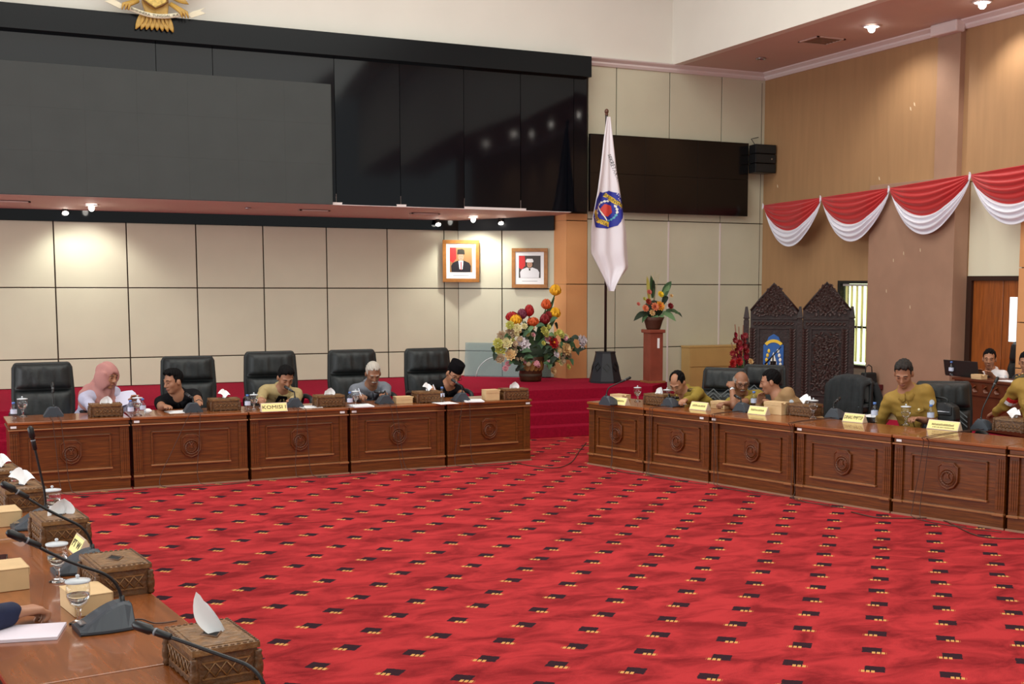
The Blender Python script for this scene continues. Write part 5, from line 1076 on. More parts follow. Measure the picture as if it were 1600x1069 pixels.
# ------------------------------------------------------------------ executive chairs (origin on the floor, sitter faces -y)
def chair_meshes():
    M_ = {}
    def cushion(w0, w1, z0, z1, y0, y1, dep, wr, seed, nx=22, nz=14):
        rn = random.Random(seed); ph = [rn.uniform(0, 6.28) for _ in range(6)]; mb = MB(); vv = []
        for s in (0, 1):
            for i in range(nz+1):
                a = i/nz; z = z0+(z1-z0)*a; w_ = w0+(w1-w0)*a
                for j in range(nx+1):
                    b = j/nx*2-1; e = (1-abs(b)**6)*(1-abs(2*a-1)**6); ex_ = (1-abs(b)**10)**.5 if abs(b) < 1 else 0
                    y = y0+(y1-y0)*a+.05*b*b*-1*(-.4)
                    wrk = wr*e*(math.sin(b*13+ph[0]+2.2*a)*.5+math.sin(b*23+ph[1]-3*a)*.35+math.sin(a*5+b*7+ph[2])*.4)
                    vv.append((b*w_, (y-dep*e**.6+wrk) if s == 0 else y+.03*e, z))
        n = (nz+1)*(nx+1); q = lambda s, i, j: s*n+i*(nx+1)+j
        fs = [(q(0, i, j), q(0, i, j+1), q(0, i+1, j+1), q(0, i+1, j)) for i in range(nz) for j in range(nx)]+[(q(1, i+1, j), q(1, i+1, j+1), q(1, i, j+1), q(1, i, j)) for i in range(nz) for j in range(nx)]
        fs += [(q(1, 0, j), q(1, 0, j+1), q(0, 0, j+1), q(0, 0, j)) for j in range(nx)]+[(q(0, nz, j), q(0, nz, j+1), q(1, nz, j+1), q(1, nz, j)) for j in range(nx)]
        fs += [(q(1, i, 0), q(0, i, 0), q(0, i+1, 0), q(1, i+1, 0)) for i in range(nz)]+[(q(0, i, nx), q(1, i, nx), q(1, i+1, nx), q(0, i+1, nx)) for i in range(nz)]
        mb.add(vv, fs, 0, True); return mb
    M_['head_cushion'] = cushion(.285, .27, .93, 1.20, .27, .30, .085, .012, 1).mesh('head_cushion', LEATH)
    M_['lumbar_cushion'] = cushion(.27, .285, .52, .92, .22, .27, .095, .012, 2).mesh('lumbar_cushion', LEATH)
    sh = MB(); out = [(-.30, .48), (.30, .48), (.315, .85), (.30, 1.16), (.27, 1.215), (-.27, 1.215), (-.30, 1.16), (-.315, .85)]
    sh.M = Matrix(((1, 0, 0, 0), (0, 1, .09, .21), (0, 0, 1, 0), (0, 0, 0, 1))); sh.prism(out, 0, .05); M_['back_shell'] = sh.mesh('back_shell', LEATH)
    st = MB().box(-.27, .27, -.28, .25, .40, .50); M_['seat'] = st.mesh('seat', LEATH)
    ar = MB()
    M_['arm'] = [MB().tube(smooth([(s*.30, .20, .50), (s*.33, .18, .66), (s*.335, .05, .70), (s*.335, -.18, .69), (s*.33, -.24, .62), (s*.30, -.20, .46)]), .028, 8).mesh('armrest', LEATH) for s in (-1, 1)]
    M_['column'] = MB().lathe([(.035, .10), (.035, .40)], 12).mesh('gas_column', BLACK)
    M_['leg'] = MB().prism([(.02, .05), (.33, .055), (.33, .085), (.02, .13)], -.022, .022).mesh('base_leg', BLACK)
    M_['castor'] = MB().ell((.31, 0, .03), (.03, .022, .03), 8).mesh('castor', BLACK)
    wv = MB()                                            # raised zig-zag strips of the side-row chairs
    for k, dz in enumerate((.08, .13, .18)):
        for off, sgn in ((-.10, 1), (.10, -1)):
            pts = [(off-.12, 0, .66+dz), (off, 0, .78+dz-.02), (off+.12, 0, .66+dz)]
            vv = [(x, .146+.12*x*x-.002*sgn+(z-.7)*.13, z+dz_) for x, _, z in [tuple((Vector(a).lerp(Vector(b), s/4))) for a, b in zip(pts, pts[1:]) for s in range(5)] for dz_ in (-.008, .008)]
            wv.add(vv, [(2*i, 2*i+2, 2*i+3, 2*i+1) for i in range(len(vv)//2-1)])
    M_['strip'] = wv.mesh('zigzag_strip', LEATH2)
    return M_
CM = chair_meshes()
def chair(loc, rz, label, pattern=False, s=1.0):
    t = thing('office_chair', label, 'chair', (loc[0], loc[1], loc[2] if len(loc) > 2 else 0), rz, 'black leather executive chairs'); t.scale = (s, s, s)
    part('head_cushion', CM['head_cushion'], None, t); part('lumbar_cushion', CM['lumbar_cushion'], None, t); part('back_shell', CM['back_shell'], None, t, .02); part('seat', CM['seat'], None, t, .04)
    for a in CM['arm']: part('armrest', a, None, t)
    part('gas_column', CM['column'], None, t)
    for k in range(5):
        l = part('base_leg', CM['leg'], None, t, .004, rot=(0, 0, R(72*k+18))); part('castor', CM['castor'], None, l)
    if pattern: part('zigzag_strip', CM['strip'], None, t, label='grey raised zigzag strips')
    return t
def chair_at(u, v, y, rz, label, **k):
    q = atY(u, v, y); return chair((q.x, y-.25), rz, label, **k)
chair_at(70, 574, 14.35, R(4), 'empty black leather chair with creased cushions at the outer end of the rear row')
chair_at(292, 577, 14.95, R(-4), 'black leather chair behind the man in black short-sleeved shirt', s=1.0)
chair_at(426, 566, 14.95, R(2), 'black leather chair behind the man in tan jacket', s=1.03)
chair_at(556, 564, 14.95, R(4), 'black leather chair behind the white-haired man', s=1.03)
chair_at(675, 566, 14.95, R(6), 'black leather chair behind the man in black cap', s=1.03)
ub = (.951, .31)
def chair_r(u, v, back, label, face, **k):
    q = atV(u, v, (RX[0][0]+ub[0]*back, RX[0][1]+ub[1]*back), ub); return chair((q.x, q.y), R(face), label, **k)
chair_r(1120, 580, 1.20, 'black chair with grey zigzag strips between the balding man and the grey-haired man', -50, pattern=True, s=.90)
chair_r(1184, 582, 2.0, 'black chair mostly hidden behind the grey-haired man', -50, pattern=True, s=.90)
chair_r(1304, 590, 1.15, 'black chair draped with a dark jacket, seen half from the side', -75, s=.90)
chair_r(1487, 594, 1.05, 'empty black chair with grey zigzag strips beside the seated khaki man', -28, pattern=True, s=.93)
# dark jacket over the chair by DINAS PMPTSP
q = atV(1310, 590, (RX[0][0]+ub[0]*1.2, RX[0][1]+ub[1]*1.2), ub)
jk = MB(); NU, NV = 24, 20; vv = []
for i in range(NV+1):
    a = i/NV*math.pi*1.0
    for j in range(NU+1):
        b = j/NU*2-1; hang = .55 if i < NV/2 else .5; s = i/NV
        if s < .35: y = -.09; z = 1.20-(.35-s)/.35*.52
        elif s < .65: k = (s-.35)/.3*math.pi; y = -.09*math.cos(k)+.0; z = 1.20+.05*math.sin(k)
        else: y = .09; z = 1.20-(s-.65)/.35*.55
        f_ = .018*math.sin(b*11+z*4)+.012*math.sin(b*23)
        vv.append((b*(.285+.05*(1.2-z)), y*1.35+.245+(z-1.2)*.10+f_*(1 if y > 0 else -1), z-.10*abs(b)**3))
jk.add(vv, [(i*(NU+1)+j, i*(NU+1)+j+1, (i+1)*(NU+1)+j+1, (i+1)*(NU+1)+j) for i in range(NV) for j in range(NU)], 0, True)
t = thing('draped_jacket', 'dark jacket draped over the back of a black chair by DINAS PMPTSP', 'jacket', (q.x, q.y, 0), R(-75)); t.scale = (.90, .90, .90)
o = part('jacket_cloth', jk, mat('charcoal cloth', (34, 36, 38), .9, var=.2, scale=20), t); mm_ = o.modifiers.new('cloth', 'SOLIDIFY'); mm_.thickness = .012
part('sleeve', MB().tube(smooth([(.24, .36, 1.14), (.30, .40, .95), (.28, .42, .72), (.24, .43, .58)]), [.05]*6+[.06]*8+[.05]*2, 8), mat('charcoal cloth', (34, 36, 38), .9), t)

# ------------------------------------------------------------------ people: one continuous surface grown from a distance field
def sminf(a, b, k):
    h = np.maximum(k-np.abs(a-b), 0)/k; return np.minimum(a, b)-h*h*k*.25
class Field:
    def __init__(s, lo, hi, h):
        s.h = h; s.lo = np.array(lo, float); n = np.ceil((np.array(hi)-s.lo)/h).astype(int)+1
        s.n = n; s.f = np.full(n, 1.0, np.float32); s.ax = [(s.lo[i]+h*np.arange(n[i])).astype(np.float32) for i in range(3)]
    def region(s, lo, hi):
        a = np.clip(np.floor((np.array(lo)-s.lo)/s.h).astype(int), 0, s.n); b = np.clip(np.ceil((np.array(hi)-s.lo)/s.h).astype(int)+1, 0, s.n)
        sl = tuple(slice(a[i], b[i]) for i in range(3)); return sl, np.meshgrid(*[s.ax[i][sl[i]] for i in range(3)], indexing='ij')
    def put(s, fn, lo, hi, k=.02, sub=False):
        m = k+.03; sl, (X, Y, Z) = s.region(np.array(lo)-m, np.array(hi)+m)
        if X.size == 0: return
        d = fn(X, Y, Z); s.f[sl] = -sminf(-s.f[sl], d, k) if sub else sminf(s.f[sl], d, k)
    def cone(s, a, b, ra, rb, k=.02, flat=None, sub=False):
        a, b = np.array(a, float), np.array(b, float); ba = b-a; L2 = max(1e-9, ba@ba); r = max(ra, rb)
        def fn(X, Y, Z):
            px, py, pz = X-a[0], Y-a[1], Z-a[2]; h = np.clip((px*ba[0]+py*ba[1]+pz*ba[2])/L2, 0, 1)
            return np.sqrt((px-ba[0]*h)**2+(py-ba[1]*h)**2+(pz-ba[2]*h)**2)-(ra+(rb-ra)*h)
        s.put(fn, np.minimum(a, b)-r, np.maximum(a, b)+r, k, sub)
    def ell(s, c, r, Rm=None, k=.02, sub=False):
        c = np.array(c, float); r = np.array(r, float); Rm = np.eye(3) if Rm is None else np.array(Rm)
        ext = np.sqrt(((Rm*r)**2).sum(1))
        def fn(X, Y, Z):
            x, y, z = X-c[0], Y-c[1], Z-c[2]
            q = [Rm[0, i]*x+Rm[1, i]*y+Rm[2, i]*z for i in range(3)]
            k0 = np.sqrt(sum((q[i]/r[i])**2 for i in range(3))); k1 = np.sqrt(sum((q[i]/r[i]**2)**2 for i in range(3)))
            return k0*(k0-1)/np.maximum(k1, 1e-6)
        s.put(fn, c-ext, c+ext, k, sub)
    def plane(s, c, nrm):                                  # cut away what lies beyond c along nrm
        n_ = np.array(nrm, float); n_ /= np.linalg.norm(n_); X, Y, Z = np.meshgrid(*s.ax, indexing='ij')
        s.f = np.maximum(s.f, ((X-c[0])*n_[0]+(Y-c[1])*n_[1]+(Z-c[2])*n_[2]).astype(np.float32))
    def mesh(s, name, mt):
        f = s.f; f[[0, -1]] = np.maximum(f[[0, -1]], .001); f[:, [0, -1]] = np.maximum(f[:, [0, -1]], .001); f[:, :, [0, -1]] = np.maximum(f[:, :, [0, -1]], .001)
        sg = f < 0; c8 = [sg[a:a+f.shape[0]-1, b:b+f.shape[1]-1, c:c+f.shape[2]-1] for a in (0, 1) for b in (0, 1) for c in (0, 1)]
        al = np.logical_and.reduce(c8); ay = np.logical_or.reduce(c8); act = ay & ~al
        idx = np.argwhere(act); num = np.full(act.shape, -1, np.int64); num[act] = np.arange(len(idx))
        P_ = np.zeros((len(idx), 3)); cn = np.zeros(len(idx)); i, j, k = idx.T
        for ax in range(3):
            for o1 in (0, 1):
                for o2 in (0, 1):
                    a = [0, 0, 0]; oth = [q for q in range(3) if q != ax]; a[oth[0]] = o1; a[oth[1]] = o2; b = list(a); b[ax] = 1
                    fa = f[i+a[0], j+a[1], k+a[2]].astype(float); fb = f[i+b[0], j+b[1], k+b[2]].astype(float); cr = (fa < 0) != (fb < 0)
                    t_ = np.where(cr, fa/np.where(cr, fa-fb, 1), 0); p = np.tile(np.array(a, float), (len(idx), 1)); p[:, ax] = t_
                    P_ += p*cr[:, None]; cn += cr
        V_ = s.lo+(idx+P_/np.maximum(cn, 1)[:, None])*s.h; Q_ = []
        for ax in range(3):
            sl0 = [slice(None)]*3; sl1 = [slice(None)]*3; sl0[ax] = slice(0, -1); sl1[ax] = slice(1, None)
            e = np.argwhere(sg[tuple(sl0)] != sg[tuple(sl1)]); o = [q for q in range(3) if q != ax]
            e = e[(e[:, o[0]] > 0) & (e[:, o[1]] > 0) & (e[:, o[0]] < f.shape[o[0]]-1) & (e[:, o[1]] < f.shape[o[1]]-1)]
            ins = sg[tuple(e.T)]
            def cell(d1, d2): q = e.copy(); q[:, o[0]] -= d1; q[:, o[1]] -= d2; return num[tuple(q.T)]
            qd = np.stack([cell(1, 1), cell(0, 1), cell(0, 0), cell(1, 0)], 1); flip = ins if ax != 1 else ~ins
            qd[~flip] = qd[~flip][:, ::-1]; Q_.append(qd)
        Q_ = np.concatenate(Q_); Q_ = Q_[(Q_ >= 0).all(1)]
        me = bpy.data.meshes.new(name); me.vertices.add(len(V_)); me.vertices.foreach_set('co', V_.ravel()); me.loops.add(len(Q_)*4); me.loops.foreach_set('vertex_index', Q_.ravel()); me.polygons.add(len(Q_)); me.polygons.foreach_set('loop_start', np.arange(len(Q_))*4); me.polygons.foreach_set('loop_total', np.full(len(Q_), 4))
        me.update(calc_edges=True); me.validate(); me.polygons.foreach_set('use_smooth', [True]*len(me.polygons)); me.materials.append(mt); return me
def rotm(yaw=0, pitch=0, roll=0):
    # pitch > 0 looks down, yaw > 0 turns to the person's left, roll > 0 tilts to their right
    return np.array(Matrix.Rotation(R(yaw), 3, 'Z') @ Matrix.Rotation(R(-pitch), 3, 'X') @ Matrix.Rotation(R(roll), 3, 'Y'))
def ik(s_, w_, l1, l2, pole):
    d = w_-s_; L_ = min(np.linalg.norm(d), l1+l2-.004); d = d/np.linalg.norm(d); a = (l1*l1-l2*l2+L_*L_)/(2*L_); h = math.sqrt(max(0, l1*l1-a*a))
    p = np.array(pole, float); p -= d*(p@d); p /= max(1e-6, np.linalg.norm(p)); return s_+d*a+p*h, s_+d*L_
SK = lambda nm, rgb: mat('skin '+nm, rgb, .5, var=.05, scale=14)
def person(label, headw, face, pel, hy=0, hp=20, hr=0, wr=None, shirt=None, long=False, skin=None, hair=None, hstyle='short', cap=None, hijab=None, pose='sit', s=1.06, res=.0085, extra=(), trousers=None, floor=0, spread=0, bust=0, sleeve_end=.55, fingers='flat', poles=None, handdir=None, tw=0, elb=None, name='person'):
    # headw: world position of the head centre; pel: world (x, y, z) of the pelvis; wr: world wrist targets (right, left)
    rz = R(face); Rz = np.array(Matrix.Rotation(-rz, 3, 'Z')); base = np.array([pel[0], pel[1], floor])
    loc = lambda p: Rz @ (np.array(p, float)-base)/s
    Rh = rotm(hy, hp, hr); fwv = np.array([-math.sin(rz), math.cos(rz), 0]); nw = np.array(headw, float)-s*(np.array(Matrix.Rotation(rz, 3, 'Z')) @ (Rh @ np.array([0, .022, .118])))-[0, 0, .03*s]
    dv_ = nw-np.array(pel, float); rr_ = dv_-fwv*(dv_@fwv); L0 = .555*s
    a_l = math.sqrt(max(0.0, L0*L0-rr_@rr_)); pel = tuple(nw-rr_-fwv*max(a_l, .02))      # hips placed so that the back keeps its length
    base = np.array([pel[0], pel[1], floor]); Hc = loc(headw); P_ = loc(pel)
    nb = Hc-Rh @ np.array([0, .022, .118])                # top of the neck
    tv = nb-np.array([0, 0, .03])-P_; tl = np.linalg.norm(tv); up_ = tv/tl; k_ = tl/.555
    fwd = np.array([0, 1., 0]); fwd -= up_*(fwd@up_); fwd /= np.linalg.norm(fwd)
    if tw: fwd = np.array(Matrix.Rotation(R(tw), 3, Vector(up_)) @ Vector(fwd))
    rgt = np.cross(fwd, up_); Rt = np.stack([rgt, fwd, up_], 1)
    tp = lambda x, y, z: P_+Rt @ np.array([x, y, z*k_])
    lo, hi = np.minimum(np.minimum(Hc, P_)-.42, [-.5, -.35, -.02]), np.maximum(np.maximum(Hc, P_)+.42, [.5, .62, 0])
    if wr is not None:
        for w_ in wr:
            if w_ is not None: lo = np.minimum(lo, loc(w_)-.22); hi = np.maximum(hi, loc(w_)+.22)
    lo[2] = -.03
    arms = []
    for i, sg in enumerate((1, -1)):
        S_ = tp(sg*.178, -.005, .455); wt = loc(wr[i]) if wr is not None and wr[i] is not None else tp(sg*.26, .12, -.02)
        pole = (poles[i] if poles else None) or (sg*.38, -.4, -1)
        E_, W_ = (loc(elb[i]), wt) if elb and elb[i] is not None else ik(S_, wt, .285, .25, pole); arms.append((sg, S_, E_, W_))
    if pose == 'sit': legs = [(P_+np.array([sg*.09, .02, -.03]), P_+np.array([sg*(.11+spread), .42, -.01]), np.array([sg*(.11+spread)+P_[0], P_[1]+.40, .075])) for sg in (1, -1)]
    else: legs = [(P_+np.array([sg*.09, 0, -.03]), np.array([P_[0]+sg*.10, P_[1]+.06, P_[2]*.52]), np.array([P_[0]+sg*.10, P_[1]-.02, .075])) for sg in (1, -1)]
    # body ------------------------------------------------
    B = Field(lo, hi, res)
    hp_ = lambda x, y, z: Hc+Rh @ np.array([x, y, z])
    B.ell(hp_(0, -.012, .032), (.074, .093, .088), Rh, .02); B.ell(hp_(0, .022, -.03), (.060, .068, .082), Rh, .03); B.ell(hp_(0, .058, -.095), (.028, .026, .022), Rh, .03)
    B.ell(hp_(.037, .058, -.022), (.022, .022, .022), Rh, .02); B.ell(hp_(-.037, .058, -.022), (.022, .022, .022), Rh, .02)
    for sg in (1, -1):
        B.ell(hp_(sg*.031, .097, .010), (.016, .014, .010), Rh, .012, True)
        B.ell(hp_(sg*.078, -.008, -.008), (.011, .021, .032), Rh, .008)
        B.cone(hp_(sg*.05, .075, .030), hp_(sg*.014, .092, .027), .007, .008, .014)
        B.ell(hp_(sg*.031, .080, .008), (.0125, .0125, .0105), Rh, .004)
    B.cone(hp_(0, .085, .022), hp_(0, .108, -.026), .009, .0135, .012); B.ell(hp_(.013, .095, -.030), (.009, .010, .008), Rh, .008); B.ell(hp_(-.013, .095, -.030), (.009, .010, .008), Rh, .008)
    B.ell(hp_(0, .088, -.058), (.024, .010, .0065), Rh, .006); B.ell(hp_(0, .086, -.069), (.019, .010, .0065), Rh, .006)
    B.cone(hp_(0, -.018, -.06), tp(0, -.01, .50), .052, .060, .03)
    def torso(Fd, g):
        Fd.ell(tp(0, 0, .03), (.158+g, .118+g, .12+g), Rt, .06); Fd.ell(tp(0, .015, .20), (.145+g+bust*.2, .108+g, .17), Rt, .08); Fd.ell(tp(0, .008, .37), (.168+g, .108+g+bust, .16), Rt, .08)
        Fd.cone(tp(.145, -.01, .462), tp(-.145, -.01, .462), .056+g, .056+g, .06); Fd.cone(tp(0, -.012, .47), tp(0, -.012, .53), .075+g, .058+g, .05)
    torso(B, -.006)
    for (sg, S_, E_, W_) in arms:
        B.cone(S_, E_, .049, .040, .03); B.cone(E_, W_, .041, .026, .015)
        d = (W_-E_)/np.linalg.norm(W_-E_)
        if handdir is not None and handdir[0 if sg > 0 else 1] is not None: d = Rz @ np.array(handdir[0 if sg > 0 else 1], float); d /= np.linalg.norm(d)
        dn = np.array([0, 0, -1.]); dn -= d*(dn@d); dn /= max(.05, np.linalg.norm(dn)); sd_ = np.cross(d, dn)*sg    # towards the thumb
        pc = W_+d*.048
        for o_ in (-.024, -.008, .008, .024): B.cone(W_+sd_*o_*.7+d*.006, W_+sd_*o_*1.05+d*.082, .0135, .0115, .012)
        cl = {'flat': .35, 'fist': 1.25, 'pen': .85}[fingers if isinstance(fingers, str) else fingers[0 if sg > 0 else 1]]
        for o_, ln_ in ((.029, .062), (.0097, .072), (-.0097, .067), (-.029, .052)):
            p0 = W_+sd_*o_*1.02+d*.086; a = cl*.5; dd = d*math.cos(a)+dn*math.sin(a)
            p1 = p0+dd*ln_*.46; a += cl*.9; dd = d*math.cos(a)+dn*math.sin(a); p2 = p1+dd*ln_*.32; a += cl*.6; dd = d*math.cos(a)+dn*math.sin(a); p3 = p2+dd*ln_*.26
            B.cone(p0-d*.012, p1, .0096, .0088, .004); B.cone(p1, p2, .0088, .0080, .004); B.cone(p2, p3, .0080, .0070, .004)
        t0 = W_+sd_*.022+d*.022; t1 = t0+(sd_*.6+d*.7+dn*.25)*.042; t2 = t1+(d*.95+dn*.35-sd_*.1)*.03; t3 = t2+(d*.9+dn*.35-sd_*.25)*.024
        B.cone(t0, t1, .0145, .0115, .012); B.cone(t1, t2, .0112, .0098, .004); B.cone(t2, t3, .0098, .0078, .004)
    for (a, b, c) in legs: B.cone(a, b, .07, .052, .04); B.cone(b, c, .05, .036, .03); B.ell(c+np.array([0, .06, -.035]), (.042, .11, .036), None, .03)
    skm = SK(*skin)
    o = link(name, B.mesh(name, skm)); o.location = base; o.rotation_euler = (0, 0, rz); o.scale = (s, s, s); tag(o, label, 'person')
    o['skin'] = 1
    # clothes ---------------------------------------------
    C_ = Field(lo, hi, res*1.1); torso(C_, .010)
    for (sg, S_, E_, W_) in arms:
        if long == 'none': continue
        C_.cone(S_, E_, .058, .050, .035)
        if long: C_.cone(E_, W_-(W_-E_)*.06, .052, .038, .012)
        if not long: C_.plane  # short sleeve: trimmed below
    if not long:
        for (sg, S_, E_, W_) in arms:
            a = S_+(E_-S_)*sleeve_end; n_ = (E_-S_)/np.linalg.norm(E_-S_)
            m_ = .085
            def fn(X, Y, Z, a=a, n_=n_): return -np.maximum(-((X-a[0])*n_[0]+(Y-a[1])*n_[1]+(Z-a[2])*n_[2]), np.sqrt((X-a[0]-n_[0]*.1)**2+(Y-a[1]-n_[1]*.1)**2+(Z-a[2]-n_[2]*.1)**2)-.15)*-1
            sl, (X, Y, Z) = C_.region(a-.27, a+.27)
            cutd = np.maximum(-((X-a[0])*n_[0]+(Y-a[1])*n_[1]+(Z-a[2])*n_[2]), np.sqrt((X-a[0]-n_[0]*.1)**2+(Y-a[1]-n_[1]*.1)**2+(Z-a[2]-n_[2]*.1)**2)-.125)
            C_.f[sl] = np.maximum(C_.f[sl], -cutd)
    C_.ell(tp(0, .045, .585), (.056, .062, .07), Rt, .006, True)
    C_.cone(tp(0, .11, .485), tp(0, .07, .575), .010, .034, .006, sub=True)
    # folds
    X, Y, Z = np.meshgrid(*C_.ax, indexing='ij'); C_.f += (.0028*np.sin(X*22+Z*46+Y*26+1.5*np.sin(Z*11+X*9))+.0016*np.sin(Z*88-X*20+Y*14)).astype(np.float32); del X, Y, Z
    sh = link('shirt', C_.mesh('shirt', shirt), o)
    # collar, placket, pocket flaps
    cb = MB()
    for sg in (1, -1):
        ring = [tp(sg*.062*math.sin(a), .012-.066*math.cos(a)*-1*.0+(-.062)*math.cos(a)*1.0+.02, .535+.012*math.cos(a)) for a in (math.pi*i/8 for i in range(9))]
        ring = [tp(sg*.068*math.sin(a), -.012-.060*math.cos(a)+.022*(.5-.5*math.cos(a))**2, .572-.045*(1-math.cos(a))*.5) for a in (math.pi*i/9 for i in range(10))]
        outr = [tp(sg*.090*math.sin(a)+sg*.012, -.014-.090*math.cos(a)+.050*(.5-.5*math.cos(a))**2, .536-.062*(1-math.cos(a))*.5-(.024 if i == 8 else 0)) for i, a in enumerate(math.pi*i/9 for i in range(10))]
        vv = [p for pr_ in zip(ring, outr) for p in pr_]; cb.add(vv, [(2*i, 2*i+1, 2*i+3, 2*i+2) for i in range(9)], 0, True)
    if hijab is None:
        co = part('collar', cb, shirt, o); m_ = co.modifiers.new('thick', 'SOLIDIFY'); m_.thickness = .006
    if trousers is None: trousers = mat('dark trousers', (44, 42, 40), .8)
    Tr = Field(lo, np.minimum(hi, P_+[.6, .75, .25]), res*1.5)
    Tr.ell(P_+np.array([0, 0, -.02]), (.168, .14, .12), None, .05)
    for (a, b, c) in legs: Tr.cone(a, b, .086, .066, .05); Tr.cone(b, c+np.array([0, 0, .02]), .066, .056, .03)
    part('trousers', Tr.mesh('trousers', trousers), None, o)
    for (a, b, c) in legs:
        part('shoe', MB().ell((c[0], c[1]+.06, .043), (.05, .13, .043), 12), BLACK, o)
    # head things
    if hair is not None:
        Hf = Field(Hc-.19, Hc+.19, .007)
        if hstyle == 'bald':
            Hf.ell(hp_(0, -.020, .018), (.0835, .100, .080), Rh, .004); Hf.ell(hp_(0, -.004, .115), (.062, .085, .070), Rh, .01, True); Hf.plane(hp_(0, .040, .03), Rh @ np.array([0, .9, -.43])); Hf.plane(hp_(0, -.05, -.055), Rh @ np.array([0, 0, -1.]))
        else:
            Hf.ell(hp_(0, -.016, .038), (.0800, .1005, .0965), Rh, .004)
            if hstyle == 'bun': Hf.ell(hp_(0, -.115, .045), (.045, .04, .045), Rh, .02)
            if hstyle == 'full': Hf.ell(hp_(0, .03, .095), (.07, .06, .042), Rh, .03)
            Lx, Ly, Lz = np.meshgrid(*Hf.ax, indexing='ij'); q3 = np.stack([Lx-Hc[0], Ly-Hc[1], Lz-Hc[2]], -1) @ Rh     # head coordinates
            hx, hy_, hz_ = q3[..., 0], q3[..., 1], q3[..., 2]
            line = .72*(hy_-.064)-.69*(hz_-.082)+.006*np.sin(hx*95+1)+.004*np.sin(hx*210)+.010*np.exp(-((np.abs(hx)-.055)/.018)**2)*(hz_ > .02)
            burn = np.maximum(np.abs(hy_-.018)-.014, -hz_-.022)
            Hf.f = np.maximum(Hf.f, np.minimum(line, np.maximum(burn, -hz_-.03)).astype(np.float32))
            if hstyle == 'receding': Hf.ell(hp_(0, .062, .110), (.050, .085, .050), Rh, .006, True); Hf.plane(hp_(0, 0, -.065), Rh @ np.array([0, 0, -1.]))
            for sg in (1, -1): Hf.ell(hp_(sg*.088, .005, -.008), (.016, .026, .03), Rh, .004, True)
        X, Y, Z = np.meshgrid(*Hf.ax, indexing='ij'); Hf.f += (.0024*np.sin(X*210+Y*90+Z*40)+.002*np.sin(Y*170+Z*150-X*60)).astype(np.float32)
        part('hair', Hf.mesh('hair', hair), None, o)
    if hijab is not None:
        Hj = Field(Hc-[.36, .42, .62], Hc+[.36, .42, .2], .009)
        Hj.ell(hp_(0, -.012, .018), (.096, .122, .125), Rh, .02); Hj.cone(hp_(0, -.02, -.06), tp(0, 0, .47), .085, .12, .06); Hj.ell(tp(0, .0, .40), (.20, .14, .13), Rt, .06)
        Hj.cone(tp(.03, .12, .44), tp(.05, .13, .12), .075, .095, .06); Hj.cone(tp(-.05, .10, .44), tp(-.06, .10, .22), .06, .07, .05); Hj.ell(tp(0, -.10, .42), (.15, .06, .14), Rt, .05)
        Hj.ell(hp_(0, .125, -.012), (.060, .075, .082), Rh, .012, True)
        X, Y, Z = np.meshgrid(*Hj.ax, indexing='ij'); Hj.f += (.0075*np.sin(X*62+Y*45+Z*9+2*np.sin(Z*7))+.0045*np.sin(X*118-Z*22+Y*30)).astype(np.float32)
        part('headscarf', Hj.mesh('headscarf', hijab), None, o)
    HM = Matrix.Translation(Hc) @ Matrix(Rh.tolist()).to_4x4()
    def hpart(nm, b, mt_):
        b.v = [HM @ p for p in b.v]; return part(nm, b, mt_, o)
    if cap is not None:
        b = MB(); b.lathe([(.089, .052), (.090, .075), (.086, .150), (.070, .158), (.0005, .160)], 24, (0, -.012, 0), sx=.92, sy=1.16); hpart('black_cap', b, cap)
    dk_ = mat('eye dark', (24, 18, 16), .3)
    if hijab is None or True:
        for sg in (1, -1):
            hpart('eye', MB().ell((sg*.031, .0885, .0075), (.0095, .005, .0045), 8), dk_)
            hpart('eyebrow', MB().tube([(sg*.048, .082, .028), (sg*.032, .0935, .034), (sg*.014, .0955, .030)], [.003, .0042, .003], 6), hair if hair is not None else dk_)
        hpart('lips', MB().tube([(-.022, .086, -.064), (-.009, .0985, -.0615), (.009, .0985, -.0615), (.022, .086, -.064)], [.003, .005, .005, .003], 6), mat('lips', (128, 70, 62), .5))
    def wpart(nm, b, mt_): return part(nm, b, mt_, o)
    for e in extra:
        if e == 'glasses':
            b = MB()
            for sg in (1, -1):
                b.tube([(sg*.032+.023*math.cos(a), .104, .006+.017*math.sin(a)) for a in (2*math.pi*i/14 for i in range(15))], .0022, 5, cap=False); b.tube([(sg*.055, .103, .010), (sg*.078, .02, .012), (sg*.08, -.02, .006)], .002, 5)
            b.tube([(-.010, .106, .010), (.010, .106, .010)], .002, 5); hpart('glasses', b, BLACK)
        elif e == 'moustache': hpart('moustache', MB().tube([(-.028, .088, -.056), (-.01, .102, -.047), (.01, .102, -.047), (.028, .088, -.056)], [.003, .007, .007, .003], 6), hair)
        elif e == 'goatee': hpart('goatee', MB().ell((0, .078, -.098), (.026, .018, .022), 10), hair)
        elif e == 'badge':
            p = tp(-.085, .128, .36); wpart('chest_badge', MB().ell(tuple(p), (.013, .006, .013), 8), mat('badge pale', (226, 214, 170), .4))
        elif e == 'placket':
            wpart('button_placket', MB().tube([tp(0, .118, .46), tp(0, .132, .36), tp(0, .134, .2)], .006, 5), shirt)
        elif e == 'pockets':
            for sg in (1, -1):
                q_ = [tp(sg*.085-.04, .128, .375), tp(sg*.085+.04, .122, .375), tp(sg*.085+.04, .130, .345), tp(sg*.085, .136, .335), tp(sg*.085-.04, .136, .345)]
                oo = wpart('pocket_flap', MB().add(q_, [(0, 1, 2, 3, 4)]), shirt); m_ = oo.modifiers.new('thick', 'SOLIDIFY'); m_.thickness = .006
        elif e == 'epaulettes':
